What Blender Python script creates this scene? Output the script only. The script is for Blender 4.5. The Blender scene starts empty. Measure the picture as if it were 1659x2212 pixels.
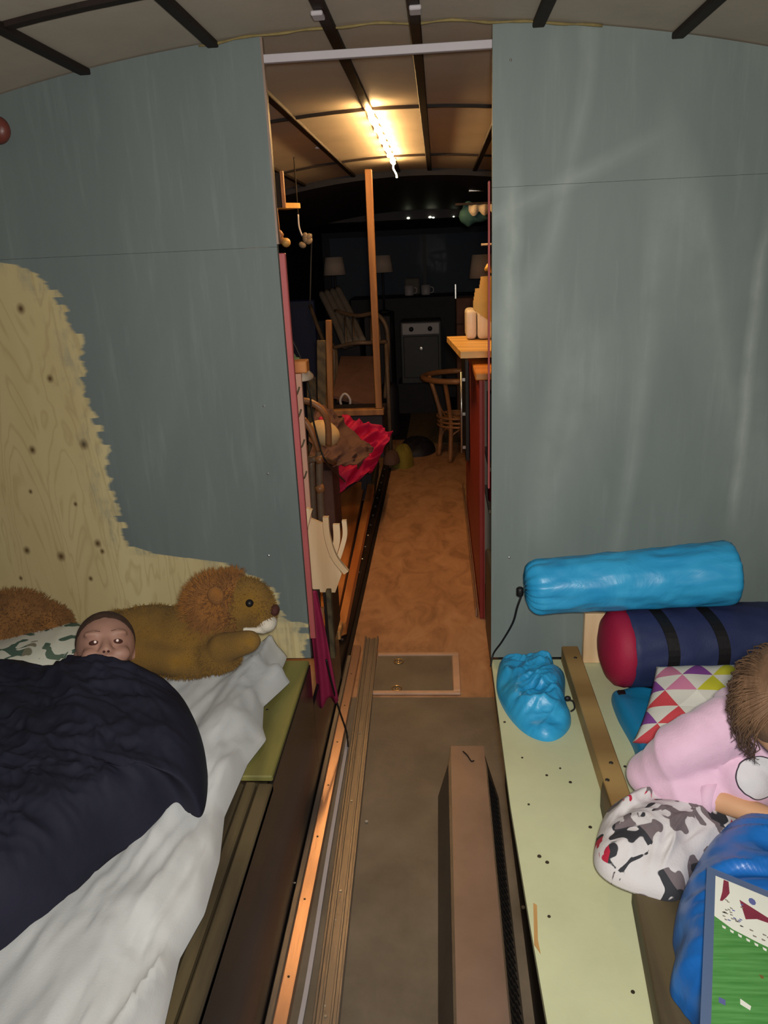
import bpy, bmesh, math, random
from math import sin, cos, pi, radians as R
from mathutils import Vector as V, Matrix, noise
random.seed(4)
scn = bpy.context.scene
col = scn.collection

# ------------------------------------------------------------------ camera
F, CX, CY, EYE = 1640.0, 829.5, 1106.0, 1.5
def _n(a): return V(a).normalized()
dY = _n((116.5 / F, -556 / F, 1)); _bx = 220.5 / F
_by = -(1 + (116.5 / F) * _bx) / (-556 / F)
dU = -_n((_bx, _by, 1)); dX = dY.cross(dU)
RT = V((dX[0], dY[0], dU[0])); DN = V((dX[1], dY[1], dU[1])); FW = V((dX[2], dY[2], dU[2]))
cam_d = bpy.data.cameras.new('camera'); cam = bpy.data.objects.new('camera', cam_d); col.objects.link(cam)
cam_d.sensor_fit = 'VERTICAL'; cam_d.sensor_height = 24; cam_d.lens = F / 2212 * 24; cam_d.clip_start = 0.02
m = Matrix.Identity(4)
for i in range(3):
    m[i][0] = RT[i]; m[i][1] = -DN[i]; m[i][2] = -FW[i]
m[0][3], m[1][3], m[2][3] = 0, 0, EYE
cam.matrix_world = m
scn.camera = cam
def W(px, py, x=None, y=None, z=None):
    """world point of the reference photo's pixel at a known height / depth / side distance"""
    r = RT * ((px - CX) / F) + DN * ((py - CY) / F) + FW
    if z is not None: t = (z - EYE) / r[2]
    elif y is not None: t = y / r[1]
    else: t = x / r[0]
    return V((0, 0, EYE)) + r * t

# ------------------------------------------------------------------ light
w = bpy.data.worlds.new('night'); scn.world = w; w.use_nodes = True
w.node_tree.nodes['Background'].inputs[0].default_value = (0.30, 0.36, 0.5, 1)
w.node_tree.nodes['Background'].inputs[1].default_value = 0.004
fl = bpy.data.lights.new('phone_flash', 'SPOT'); fl.energy = 105; fl.color = (1.0, 0.975, 0.90)
fl.spot_size = R(132); fl.spot_blend = 1.0; fl.shadow_soft_size = 0.035
fo = bpy.data.objects.new('phone_flash', fl); col.objects.link(fo)
m2 = m.copy(); m2.translation = V((0.0, 0, EYE)) + RT * 0.02 - DN * 0.03 - FW * 0.01
fo.matrix_world = m2
LED_STRENGTH = 135
scn.view_settings.view_transform = 'Standard'; scn.view_settings.look = 'None'
scn.view_settings.gamma = 1; scn.view_settings.use_curve_mapping = False
scn.view_settings.exposure = 0.0

# ------------------------------------------------------------------ materials
def lin(c):
    return tuple(((v / 255) / 12.92 if v / 255 < .04045 else ((v / 255 + .055) / 1.055) ** 2.4) for v in c) + (1,)
class NT:
    def __init__(s, name):
        s.m = bpy.data.materials.new(name); s.m.use_nodes = True; s.t = s.m.node_tree
        s.b = s.t.nodes['Principled BSDF']; s.tc = s.t.nodes.new('ShaderNodeTexCoord')
    def n(s, ty, ins=None, **kw):
        o = s.t.nodes.new('ShaderNode' + ty)
        for k, v in kw.items(): setattr(o, k, v)
        for k, v in (ins or {}).items():
            if hasattr(v, 'is_output') or isinstance(v, bpy.types.NodeSocket): s.t.links.new(v, o.inputs[k])
            else: o.inputs[k].default_value = v
        return o
    def mp(s, sc=(1, 1, 1), src='Object', rot=(0, 0, 0)):
        return s.n('Mapping', {'Vector': s.tc.outputs[src], 'Scale': sc, 'Rotation': rot}).outputs[0]
    def noise(s, vec, scale, detail=4, rough=.6, dist=0):
        return s.n('TexNoise', {'Vector': vec, 'Scale': scale, 'Detail': detail, 'Roughness': rough, 'Distortion': dist}).outputs[0]
    def ramp(s, fac, stops, interp='LINEAR'):
        r = s.n('ValToRGB', {'Fac': fac}); r.color_ramp.interpolation = interp
        e = r.color_ramp.elements
        while len(e) < len(stops): e.new(.5)
        for i, (p, c) in enumerate(stops): e[i].position = p; e[i].color = c
        return r.outputs[0]
    def mix(s, f, a, b, bt='MIX'):
        o = s.t.nodes.new('ShaderNodeMix'); o.data_type = 'RGBA'; o.blend_type = bt
        for k, v in ((0, f), (6, a), (7, b)):
            if isinstance(v, bpy.types.NodeSocket): s.t.links.new(v, o.inputs[k])
            else: o.inputs[k].default_value = v
        return o.outputs[2]
    def math(s, op, a, b=0.0, clamp=False):
        o = s.t.nodes.new('ShaderNodeMath'); o.operation = op; o.use_clamp = clamp
        for k, v in ((0, a), (1, b)):
            if isinstance(v, bpy.types.NodeSocket): s.t.links.new(v, o.inputs[k])
            else: o.inputs[k].default_value = v
        return o.outputs[0]
    def col(s, c):
        if isinstance(c, bpy.types.NodeSocket): s.t.links.new(c, s.b.inputs['Base Color'])
        else: s.b.inputs['Base Color'].default_value = c
    def bump(s, h, st, d=.01):
        o = s.n('Bump', {'Height': h, 'Strength': st, 'Distance': d}); s.t.links.new(o.outputs[0], s.b.inputs['Normal'])
def mat(name, c, rough=.7, metal=0, var=.18, vs=6, bs=60, bst=.15, stretch=(1, 1, 1), spec=.4, bd=.004, sheen=0):
    t = NT(name); c = lin(c); v = t.mp(stretch)
    a = tuple(x * (1 - var) for x in c[:3]) + (1,); b = tuple(min(1, x * (1 + var)) for x in c[:3]) + (1,)
    t.col(t.ramp(t.noise(v, vs, 5), [(.3, a), (.7, b)]))
    t.b.inputs['Roughness'].default_value = rough; t.b.inputs['Metallic'].default_value = metal
    t.b.inputs['Specular IOR Level'].default_value = spec
    if sheen: t.b.inputs['Sheen Weight'].default_value = sheen
    if bst: t.bump(t.noise(v, bs, 3), bst, bd)
    return t.m
def wood(name, c1, c2, axis='Y', sc=9, rough=.65, dist=3, knots=0):
    t = NT(name)
    st = {'X': (.12, 1, 1), 'Y': (1, .12, 1), 'Z': (1, 1, .12)}[axis]
    v = t.mp(st)
    wv = t.noise(v, sc * 2.2, 6, .62, dist * .5)
    wv2 = t.n('TexWave', {'Vector': v, 'Scale': sc, 'Distortion': dist * 2, 'Detail': 3, 'Detail Scale': 1.4},
              bands_direction='DIAGONAL').outputs['Fac']
    f = t.math('ADD', t.math('MULTIPLY', wv, .6), t.math('MULTIPLY', wv2, .4))
    t.col(t.ramp(f, [(.25, lin(c1)), (.7, lin(c2))]))
    t.b.inputs['Roughness'].default_value = rough
    t.bump(f, .12, .003)
    return t.m
def satin(name, c1, c2, sc=16, rough=.34):
    t = NT(name); v = t.mp()
    h = t.noise(v, sc, 4, .55, 1.2)
    t.col(t.ramp(h, [(.3, lin(c1)), (.65, lin(c2))]))
    t.b.inputs['Roughness'].default_value = rough
    rd = t.math('ABSOLUTE', t.math('SUBTRACT', h, .5))
    t.bump(rd, .35, .012)
    return t.m
def emit(name, c, s):
    t = NT(name); t.b.inputs['Emission Color'].default_value = lin(c); t.b.inputs['Emission Strength'].default_value = s
    t.col(lin(c)); return t.m

def grey_paint(name, streak):
    t = NT(name); P = t.tc.outputs['Object']
    v = t.mp((1, 1, .25)); n1 = t.noise(v, 5, 6, .6, .6); n2 = t.noise(t.mp((6, 6, .5)), 7, 5)
    base = t.ramp(n1, [(.3, lin((95, 104, 103)) if not streak else lin((107, 117, 114))), (.72, lin((106, 115, 113)) if not streak else lin((119, 129, 125)))])
    base = t.mix(t.math('MULTIPLY', t.ramp(n2, [(.55, (0, 0, 0, 1)), (.75, (1, 1, 1, 1))]), .12), base, lin((164, 170, 168)))
    if streak:
        # pale dust smear curving down the board
        n3 = t.noise(t.mp((1.3, 1, .45)), 1.6, 2, .4, .6)
        line = t.math('SUBTRACT', 1, t.math('MULTIPLY', t.math('ABSOLUTE', t.math('SUBTRACT', n3, .52)), 16), True)
        base = t.mix(t.math('MULTIPLY', t.math('MULTIPLY', line, t.noise(t.mp((1, 1, 1)), 9, 5)), .35), base, lin((176, 182, 178)))
        sp_ = t.n('SeparateXYZ', {0: P}); xz = t.n('CombineXYZ', {2: sp_.outputs[2]}).outputs[0]
        for xc_, z0_, z1_, am_, wd_ in ((W(1612, 850, y=1.9)[0], .78, 1.62, .06, .020), (W(1100, 700, y=1.9)[0], 1.1, 1.75, .05, .03)):
            dx_ = t.math('ABSOLUTE', t.math('SUBTRACT', t.math('SUBTRACT', sp_.outputs[0], xc_), t.math('MULTIPLY', t.math('SUBTRACT', t.noise(xz, 2.2, 3), .5), am_)))
            k_ = t.math('SUBTRACT', 1, t.math('DIVIDE', dx_, wd_), True)
            win_ = t.math('MULTIPLY', t.math('MULTIPLY', t.math('SUBTRACT', sp_.outputs[2], z0_), 8, True), t.math('MULTIPLY', t.math('SUBTRACT', z1_, sp_.outputs[2]), 5, True))
            base = t.mix(t.math('MULTIPLY', t.math('MULTIPLY', t.math('MULTIPLY', k_, win_), t.noise(t.mp((1, 1, .6)), 26, 5)), .55), base, lin((190, 196, 190)))
        dg_ = t.math('ABSOLUTE', t.math('SUBTRACT', t.math('SUBTRACT', sp_.outputs[2], t.math('MULTIPLY', sp_.outputs[0], .42)), 1.52))   # diagonal wipe mark
        k_ = t.math('MULTIPLY', t.math('SUBTRACT', 1, t.math('DIVIDE', dg_, .03), True), t.math('MULTIPLY', t.math('SUBTRACT', .55, sp_.outputs[0]), 5, True))
        base = t.mix(t.math('MULTIPLY', t.math('MULTIPLY', k_, t.noise(t.mp(), 14, 5)), .35), base, lin((180, 186, 182)))
    t.bump(t.noise(t.mp((4, 4, .4)), 30, 4), .08, .002)
    t.b.inputs['Roughness'].default_value = .62
    return t, base
PINE1, PINE2 = (178, 158, 112), (203, 188, 142)
def ply_color(t):
    v = t.mp((1, 1, .16))
    f = t.noise(v, 7, 3, .5, 1.0)
    rings = t.math('FRACT', t.math('MULTIPLY', f, 13))
    ln = t.ramp(rings, [(0, (1, 1, 1, 1)), (.22, (0, 0, 0, 1)), (.82, (0, 0, 0, 1)), (1, (1, 1, 1, 1))])
    c = t.ramp(t.noise(v, 3, 3), [(.35, lin(PINE1)), (.7, lin(PINE2))])
    c = t.mix(t.math('MULTIPLY', ln, .30), c, lin((138, 112, 68)))
    sep = t.n('SeparateXYZ', {0: t.tc.outputs['Object']})
    for (kx, ky, s) in ((45, 667, 11), (108, 818, 9), (181, 960, 12), (70, 972, 10), (66, 1062, 6), (163, 1089, 6),
                        (211, 1174, 10), (221, 1191, 7), (58, 1189, 10), (132, 1202, 12), (196, 1250, 7), (45, 1249, 6)):
        p = W(kx, ky, y=1.9)
        dx = t.math('SUBTRACT', sep.outputs[0], p[0]); dz = t.math('MULTIPLY', t.math('SUBTRACT', sep.outputs[2], p[2]), .8)
        d = t.math('SQRT', t.math('ADD', t.math('MULTIPLY', dx, dx), t.math('MULTIPLY', dz, dz)))
        k = t.math('SUBTRACT', 1, t.math('DIVIDE', d, s * .00125), True)
        c = t.mix(t.math('MULTIPLY', k, 1.2, True), c, lin((84, 62, 30)))
    return c
def half_painted(name):
    """grey emulsion brushed over bare plywood; the brush edge is a curve of height"""
    t, paint = grey_paint(name, False)
    raw = ply_color(t)
    sep = t.n('SeparateXYZ', {0: t.tc.outputs['Object']})
    edge = [(36, 572), (100, 610), (140, 665), (165, 740), (182, 800), (205, 880), (228, 960), (240, 1030), (250, 1085), (262, 1120),
            (278, 1180), (330, 1196), (420, 1208), (500, 1218), (548, 1244), (590, 1270), (604, 1330)]
    pts = sorted([(W(a, b, y=1.9)[2], W(a, b, y=1.9)[0]) for a, b in edge])
    z0, z1, x0, x1 = .4, 1.6, -1.4, -.3
    fc = t.n('FloatCurve', {'Value': t.math('DIVIDE', t.math('SUBTRACT', sep.outputs[2], z0), z1 - z0)})
    cu = fc.mapping.curves[0]
    cu.points[0].location = (0, (-.395 - x0) / (x1 - x0)); cu.points[1].location = (1, 0)
    cu.points.new((.53 - z0) / (z1 - z0), (-.395 - x0) / (x1 - x0))
    for z, x in pts: cu.points.new((z - z0) / (z1 - z0), (x - x0) / (x1 - x0))
    cu.points.new((1.535 - z0) / (z1 - z0), (-1.13 - x0) / (x1 - x0)); cu.points.new((1.55 - z0) / (z1 - z0), 0.0)
    for p in cu.points: p.handle_type = 'VECTOR'
    fc.mapping.update()
    bx = t.math('ADD', t.math('MULTIPLY', fc.outputs[0], x1 - x0), x0)
    # ragged bristle marks: long in x, short in z, stepped
    jag = t.n('TexNoise', {'Vector': t.mp((5, 1, 42)), 'Scale': 1.0, 'Detail': 2}).outputs[0]
    jag2 = t.n('TexWhiteNoise', {'Vector': t.n('Vector' + 'Math', {0: t.mp((0, 0, 1)), 1: (.018, .018, .018)}, operation='SNAP').outputs[0]}).outputs[0]
    off = t.math('ADD', t.math('MULTIPLY', t.math('SUBTRACT', jag, .5), .05), t.math('MULTIPLY', t.math('SUBTRACT', jag2, .5), .03))
    d = t.math('SUBTRACT', t.math('SUBTRACT', sep.outputs[0], bx), off)
    k = t.math('ADD', t.math('MULTIPLY', d, 90), .5, True)
    # thin wash beyond the edge
    wash = t.math('MULTIPLY', t.math('ADD', t.math('MULTIPLY', d, 11), 1, True), t.ramp(t.noise(t.mp((8, 1, 3)), 5, 4), [(.48, (0, 0, 0, 1)), (.66, (.55, .55, .55, 1))]))
    k = t.math('MAXIMUM', k, wash)
    t.col(t.mix(k, raw, paint))
    return t.m

M = {}
M['half'] = half_painted('brushed_grey_on_plywood')
t, c = grey_paint('grey_painted_board', False); t.col(c); M['grey'] = t.m
t, c = grey_paint('grey_painted_board_dusty', True); t.col(c); M['grey2'] = t.m
M['shell'] = mat('dull_shell', (120, 104, 88), .6, var=.15)
M['ceil'] = mat('beige_ceiling_board', (178, 166, 151), .75, var=.10, vs=3, bst=.1)
M['rib'] = mat('dark_brown_batten', (36, 27, 23), .6, var=.3, vs=12, spec=.2)
M['lino'] = mat('worn_grey_brown_lino', (112, 101, 88), .5, var=.28, vs=5, bs=90, bst=.12)
t = NT('brown_plywood_floor'); v = t.mp((1, .55, 1)); f = t.noise(v, 9, 7, .65, 1.1)
t.col(t.ramp(f, [(.3, lin((134, 96, 68))), (.5, lin((172, 128, 94))), (.7, lin((188, 146, 112)))]))
t.b.inputs['Roughness'].default_value = .42; t.bump(f, .12, .003); M['plyfloor'] = t.m
M['panel_dark'] = mat('dark_vinyl_panel', (36, 30, 33), .22, var=.3, vs=3, bst=.06, stretch=(1, .3, 1), spec=.6)
M['cream'] = mat('cream_painted_board', (196, 198, 160), .6, var=.07, vs=5, bst=.1)
M['pine'] = wood('pine', (168, 122, 66), (206, 164, 104), 'Y', 7)
M['pine_v'] = wood('pine_upright', (170, 118, 66), (204, 156, 98), 'Z', 7)
M['beam'] = wood('beam_pine', (136, 104, 58), (172, 138, 84), 'X', 3, dist=1)
M['brownwood'] = wood('brown_plank', (60, 50, 34), (90, 77, 52), 'Y', 8)
M['greenwood'] = wood('green_tinged_plank', (100, 96, 48), (130, 124, 66), 'Y', 6)
M['orangewood'] = wood('varnished_orange_plank', (170, 96, 44), (206, 132, 70), 'Y', 6, .4)
M['palewood'] = wood('pale_plywood', (206, 170, 128), (232, 200, 160), 'Z', 5)
M['oak'] = wood('light_worktop', (196, 150, 82), (224, 182, 110), 'X', 5, .45)
M['orange'] = wood('orange_shelf', (190, 112, 44), (214, 138, 62), 'X', 5, .45)
M['ratt'] = mat('rattan_cane', (146, 100, 66), .4, var=.25, vs=14, bst=.1)
M['rattdark'] = mat('grey_brown_cane', (112, 92, 76), .45, var=.25, vs=14)
M['red'] = mat('red_edging', (150, 52, 46), .5, var=.12, vs=4)
M['pinkred'] = mat('pink_red_edging', (176, 88, 88), .55, var=.1, vs=4)
M['steel'] = mat('brushed_steel', (190, 188, 184), .3, .9, var=.08)
M['alu'] = mat('grey_aluminium', (142, 132, 122), .36, .65, var=.2, vs=4, stretch=(1, .2, 1))
M['copper'] = mat('warm_aluminium', (176, 136, 110), .26, .45, var=.18, vs=3, stretch=(1, .15, 1))
M['heater'] = mat('brown_metal_cover', (138, 116, 104), .45, .25, var=.16, vs=5, bst=.08)
M['heaterdark'] = mat('grille_metal', (98, 88, 78), .45, .4, var=.2)
M['hframe'] = mat('hatch_frame_metal', (206, 172, 150), .38, .3, var=.15, vs=8)
M['fpine'] = wood('frame_pine', (118, 78, 44), (148, 104, 62), 'Z', 7)
M['black'] = mat('black_rubber', (22, 20, 22), .5, var=.2)
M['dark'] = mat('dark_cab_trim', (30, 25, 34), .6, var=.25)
M['darkgrey'] = mat('dark_grey_panel', (66, 66, 68), .5, var=.12)
M['white'] = mat('white_plastic', (214, 200, 186), .35, var=.04, bst=0)
M['offwhite'] = mat('off_white_enamel', (180, 172, 176), .4, var=.06, bst=0)
M['shade'] = mat('lampshade_fabric', (176, 160, 150), .8, var=.05)
M['sheet'] = mat('white_cotton', (196, 196, 196), .85, var=.03, vs=4, bs=300, bst=.12, sheen=.2)
M['navy'] = mat('dark_navy_nylon', (34, 34, 48), .8, var=.25, vs=6, bs=40, bst=.3, spec=.2)
M['navyroll'] = mat('navy_fabric', (40, 48, 86), .6, var=.15, vs=8, bs=260, bst=.15)
M['crimson'] = mat('crimson_fabric', (158, 22, 58), .65, var=.1, vs=8, bs=260, bst=.15)
M['magenta'] = mat('magenta_cloth', (132, 22, 62), .75, var=.15, vs=8)
M['redcloth'] = mat('red_cloth', (186, 14, 70), .7, var=.12, vs=8)
M['cyan'] = satin('sky_blue_nylon', (34, 146, 204), (56, 168, 220), 7, .4)
M['cyanflat'] = mat('sky_blue_nylon_flat', (24, 124, 170), .45, var=.12)
M['bluesat'] = satin('royal_blue_satin', (20, 92, 172), (30, 108, 188), 5, .36)
M['fur'] = mat('tan_plush', (138, 100, 30), .95, var=.16, vs=14, bs=420, bst=.9, sheen=.08, bd=.006)
M['mane'] = mat('ginger_mane_plush', (150, 96, 38), .95, var=.2, vs=20, bs=380, bst=.9, sheen=.08, bd=.006)
M['furbrown'] = mat('brown_plush', (142, 94, 42), .95, var=.25, vs=14, bs=300, bst=1, sheen=.08, bd=.008)
M['whitefur'] = mat('white_plush', (206, 196, 180), .95, var=.05, bs=300, bst=.6)
M['skin'] = mat('skin', (168, 126, 110), .55, var=.06, vs=14, bs=300, bst=.05)
M['skin2'] = mat('warm_skin', (206, 156, 118), .55, var=.05, vs=14, bst=.05)
M['hair'] = mat('short_brown_hair', (74, 52, 42), .9, var=.3, vs=60, bs=500, bst=.5)
M['hair2'] = mat('light_brown_hair', (104, 78, 58), .6, var=.3, vs=26, stretch=(2.4, 1, .3), bs=60, bst=.5)
M['pink'] = mat('pink_fleece', (222, 184, 206), .9, var=.05, vs=8, bs=220, bst=.2, sheen=.3)
M['eye'] = mat('eye_white', (78, 50, 44), .2, var=.02, bst=0)
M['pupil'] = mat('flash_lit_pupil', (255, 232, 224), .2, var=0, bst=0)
M['shadow'] = mat('dark_nostril', (70, 34, 28), .8, var=0, bst=0)
M['lip'] = mat('lips', (170, 96, 88), .5, var=.05, bst=0)
M['beigecush'] = mat('beige_cushion', (196, 166, 122), .9, var=.08, bs=200)
M['brownblk'] = mat('brown_blanket', (98, 70, 62), .9, var=.2, vs=9, bs=100, bst=.3)
M['greychair'] = mat('grey_striped_cushion', (118, 110, 104), .9, var=.15)
M['glassblue'] = mat('blue_carton', (86, 118, 140), .6, var=.1)
M['yellow'] = mat('yellow_veneer', (222, 174, 84), .55, var=.12, vs=5)
M['green'] = mat('green_leaf', (90, 108, 66), .6, var=.2)
M['teal'] = mat('teal_cloth', (40, 78, 82), .8, var=.2)
M['greencloth'] = mat('mustard_cloth', (122, 108, 40), .9, var=.2)
M['tar'] = mat('tarpaulin_blue', (22, 28, 66), .5, var=.2)
M['carpet'] = mat('olive_rug', (98, 80, 52), .95, var=.2, vs=20)
M['denim'] = mat('pale_denim', (112, 118, 156), .85, var=.1)
M['knobbrown'] = mat('red_brown_wood_knob', (104, 52, 44), .4, var=.1)
M['crumb'] = mat('grit', (176, 164, 150), .6, var=.1)
M['screw'] = mat('screw_head', (66, 58, 48), .5, .5, var=.2)
M['brass'] = mat('brass_ring', (206, 168, 110), .28, .8, var=.08)
M['foam'] = mat('yellow_foam_bead', (128, 112, 70), .8, var=.25, vs=30)
t = NT('clear_sleeve'); t.col(lin((128, 150, 190))); t.b.inputs['Roughness'].default_value = .25
t.b.inputs['Transmission Weight'].default_value = .6; M['sleeve'] = t.m
t = NT('plastic_film'); t.col(lin((226, 206, 184))); t.b.inputs['Roughness'].default_value = .3; t.b.inputs['Transmission Weight'].default_value = .4; M['film'] = t.m
t = NT('night_glass'); t.col((.9, .95, 1, 1)); t.b.inputs['Roughness'].default_value = .03; t.b.inputs['Transmission Weight'].default_value = .95; t.b.inputs['IOR'].default_value = 1.15; M['glass'] = t.m
M['led'] = emit('warm_led', (255, 204, 134), LED_STRENGTH)
M['glintglow'] = emit('painted_glint_glow', (236, 240, 200), 9)  # self-glowing colour for the cab header glints, not a lamp
# printed cloths
def triangles():
    t = NT('triangle_print'); uv = t.n('SeparateXYZ', {0: t.tc.outputs['UV']})
    nu, nv = 4.0, 5.0
    V_ = t.math('MULTIPLY', uv.outputs[1], nv); row = t.math('FLOOR', V_); vf = t.math('FRACT', V_)
    U_ = t.math('ADD', t.math('MULTIPLY', uv.outputs[0], nu), t.math('MULTIPLY', row, .5))
    cell = t.math('FLOOR', U_); uf = t.math('FRACT', U_)
    tri = t.math('LESS_THAN', vf, t.math('SUBTRACT', 1, t.math('ABSOLUTE', t.math('SUBTRACT', t.math('MULTIPLY', uf, 2), 1))))
    cv = t.n('CombineXYZ', {0: cell, 1: row, 2: 8.0})
    rnd = t.n('TexWhiteNoise', {'Vector': cv.outputs[0]}).outputs[0]
    pal = [(0, lin((222, 218, 208))), (.08, lin((198, 120, 152))), (.32, lin((196, 64, 72))), (.52, lin((126, 62, 140))), (.7, lin((190, 184, 42))), (.86, lin((186, 112, 140)))]
    c = t.ramp(rnd, pal, 'CONSTANT')
    c = t.mix(tri, lin((208, 204, 194)), c)
    t.col(c); t.b.inputs['Roughness'].default_value = .85; t.bump(t.noise(t.mp(), 300), .15, .003)
    return t.m
M['tri'] = triangles()
def blotch(name, base, stops, sc, thr, rough=.85):
    t = NT(name); v = t.mp()
    n1 = t.noise(v, sc, 2, .4, 1.0)
    vo = t.n('TexVoronoi', {'Vector': t.mp(), 'Scale': sc * .8}).outputs['Color']
    sp = t.n('SeparateXYZ', {0: vo}).outputs[0]
    c = t.ramp(sp, stops, 'CONSTANT')
    k = t.ramp(n1, [(thr, (0, 0, 0, 1)), (thr + .015, (1, 1, 1, 1))])
    t.col(t.mix(k, lin(base), c)); t.b.inputs['Roughness'].default_value = rough
    t.bump(t.noise(v, 200), .2, .004)
    return t.m
M['print'] = blotch('festive_print', (206, 200, 202), [(0, lin((48, 48, 54))), (.25, lin((176, 28, 58))), (.55, lin((112, 100, 104))), (.75, lin((200, 160, 60))), (.83, lin((40, 42, 48)))], 22, .53)
M['dino'] = blotch('leaf_green_print', (202, 200, 186), [(0, lin((70, 92, 80))), (.5, lin((82, 100, 84))), (.8, lin((120, 116, 96)))], 18, .555)

# ------------------------------------------------------------------ helpers
OFF = {}
def tag(o, label=None, cat=None, group=None, kind=None):
    if label: o['label'] = label
    if cat: o['category'] = cat
    if group: o['group'] = group
    if kind: o['kind'] = kind
    return o
def thing(name, label, cat, loc=(0, 0, 0), group=None, kind=None):
    o = bpy.data.objects.new(name, None); col.objects.link(o); o.location = loc; o.empty_display_size = .05
    OFF[o.name] = V(loc); return tag(o, label, cat, group, kind)
def obj(name, bm, m, parent=None, smooth=False, label=None, kind=None):
    off = OFF.get(parent.name, V((0, 0, 0))) if parent else V((0, 0, 0))
    if off.length: bmesh.ops.translate(bm, verts=bm.verts, vec=-off)
    bmesh.ops.recalc_face_normals(bm, faces=bm.faces)
    me = bpy.data.meshes.new(name); bm.to_mesh(me); bm.free()
    if m: me.materials.append(M[m] if isinstance(m, str) else m)
    if smooth:
        for p in me.polygons: p.use_smooth = True
    o = bpy.data.objects.new(name, me); col.objects.link(o)
    if parent: o.parent = parent
    OFF[o.name] = off
    return tag(o, label, None, None, kind)
def B(): return bmesh.new()
def box(a, b, bm=None, bev=0.0, rz=0, seg=1):
    bm = bm or B(); a, b = V(a), V(b)
    c, s = (a + b) / 2, b - a
    r = bmesh.ops.create_cube(bm, size=1)
    vs = r['verts']
    bmesh.ops.scale(bm, vec=(abs(s[0]), abs(s[1]), abs(s[2])), verts=vs)
    if bev:
        es = list({e for v in vs for e in v.link_edges})
        rr = bmesh.ops.bevel(bm, geom=es, offset=bev, segments=seg, affect='EDGES', profile=.6)
        vs = list({v for f in rr['faces'] for v in f.verts} | {v for v in vs if v.is_valid})
    if rz: bmesh.ops.rotate(bm, verts=vs, cent=(0, 0, 0), matrix=Matrix.Rotation(rz, 3, 'Z'))
    bmesh.ops.translate(bm, vec=c, verts=vs)
    return bm
def bar(p0, p1, w, h, bm=None, bev=.0, up=(0, 0, 1)):
    """square-section bar from p0 to p1, w across, h along up"""
    bm = bm or B(); p0, p1 = V(p0), V(p1); d = (p1 - p0); L = d.length; d.normalize()
    s = d.cross(V(up)).normalized(); u = s.cross(d)
    r = bmesh.ops.create_cube(bm, size=1); vs = r['verts']
    bmesh.ops.scale(bm, vec=(w, L, h), verts=vs)
    if bev:
        es = list({e for v in vs for e in v.link_edges})
        rr = bmesh.ops.bevel(bm, geom=es, offset=bev, segments=1, affect='EDGES')
        vs = list({v for f in rr['faces'] for v in f.verts})
    mt = Matrix((s, d, u)).transposed().to_4x4(); mt.translation = (p0 + p1) / 2
    bmesh.ops.transform(bm, matrix=mt, verts=vs)
    return bm
def spline(pts, n=6, closed=False):
    pts = [V(p) for p in pts]; out = []; N = len(pts)
    rng = range(N if closed else N - 1)
    for i in rng:
        g = (lambda k: pts[k % N]) if closed else (lambda k: pts[max(0, min(N - 1, k))])
        a, b, c, d = g(i - 1), g(i), g(i + 1), g(i + 2)
        for j in range(n):
            t = j / n
            out.append(.5 * ((2 * b) + (c - a) * t + (2 * a - 5 * b + 4 * c - d) * t * t + (3 * b - a - 3 * c + d) * t ** 3))
    if not closed: out.append(pts[-1])
    return out
def tube(pts, r, bm=None, seg=10, n=5, closed=False):
    bm = bm or B(); P = spline(pts, n, closed) if n > 1 else [V(p) for p in pts]
    rf = r if callable(r) else (lambda t: r)
    N = len(P); rings = []; ref = None
    for i, p in enumerate(P):
        d = (P[(i + 1) % N] - P[i - 1]) if closed else (P[min(i + 1, N - 1)] - P[max(i - 1, 0)])
        d.normalize()
        if ref is None: ref = V((0, 0, 1)) if abs(d[2]) < .9 else V((1, 0, 0))
        s = d.cross(ref).normalized(); u = s.cross(d).normalized(); ref = u
        rr = rf(i / max(1, N - 1))
        rings.append([bm.verts.new(p + s * rr * cos(2 * pi * k / seg) + u * rr * sin(2 * pi * k / seg)) for k in range(seg)])
    for i in range(N if closed else N - 1):
        a, b = rings[i], rings[(i + 1) % N]
        for k in range(seg): bm.faces.new((a[k], a[(k + 1) % seg], b[(k + 1) % seg], b[k]))
    if not closed: bm.faces.new(rings[0][::-1]); bm.faces.new(rings[-1])
    return bm
def ell(c, r, bm=None, rot=None, sub=3):
    bm = bm or B(); q = bmesh.ops.create_icosphere(bm, subdivisions=sub, radius=1)
    r = (r, r, r) if not hasattr(r, '__len__') else r
    mt = (rot.to_4x4() if rot else Matrix.Identity(4)) @ Matrix.Diagonal((r[0], r[1], r[2], 1))
    mt = Matrix.Translation(c) @ mt
    bmesh.ops.transform(bm, matrix=mt, verts=q['verts']); return bm
def lathe(prof, c=(0, 0, 0), bm=None, seg=28, axis=None):
    bm = bm or B(); rings = []
    for r, z in prof: rings.append([bm.verts.new((max(r, 1e-4) * cos(2 * pi * k / seg), max(r, 1e-4) * sin(2 * pi * k / seg), z)) for k in range(seg)])
    for a, b in zip(rings, rings[1:]):
        for k in range(seg): bm.faces.new((a[k], a[(k + 1) % seg], b[(k + 1) % seg], b[k]))
    bm.faces.new(rings[0][::-1]); bm.faces.new(rings[-1])
    vs = [v for r in rings for v in r]
    mt = Matrix.Translation(c)
    if axis is not None: mt = mt @ V((0, 0, 1)).rotation_difference(V(axis)).to_matrix().to_4x4()
    bmesh.ops.transform(bm, matrix=mt, verts=vs); return bm
def prism(poly, z0, z1, bm=None):
    bm = bm or B()
    a = [bm.verts.new((p[0], p[1], z0)) for p in poly]; b = [bm.verts.new((p[0], p[1], z1)) for p in poly]
    N = len(poly)
    bm.faces.new(a[::-1]); bm.faces.new(b)
    for i in range(N): bm.faces.new((a[i], a[(i + 1) % N], b[(i + 1) % N], b[i]))
    return bm
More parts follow.
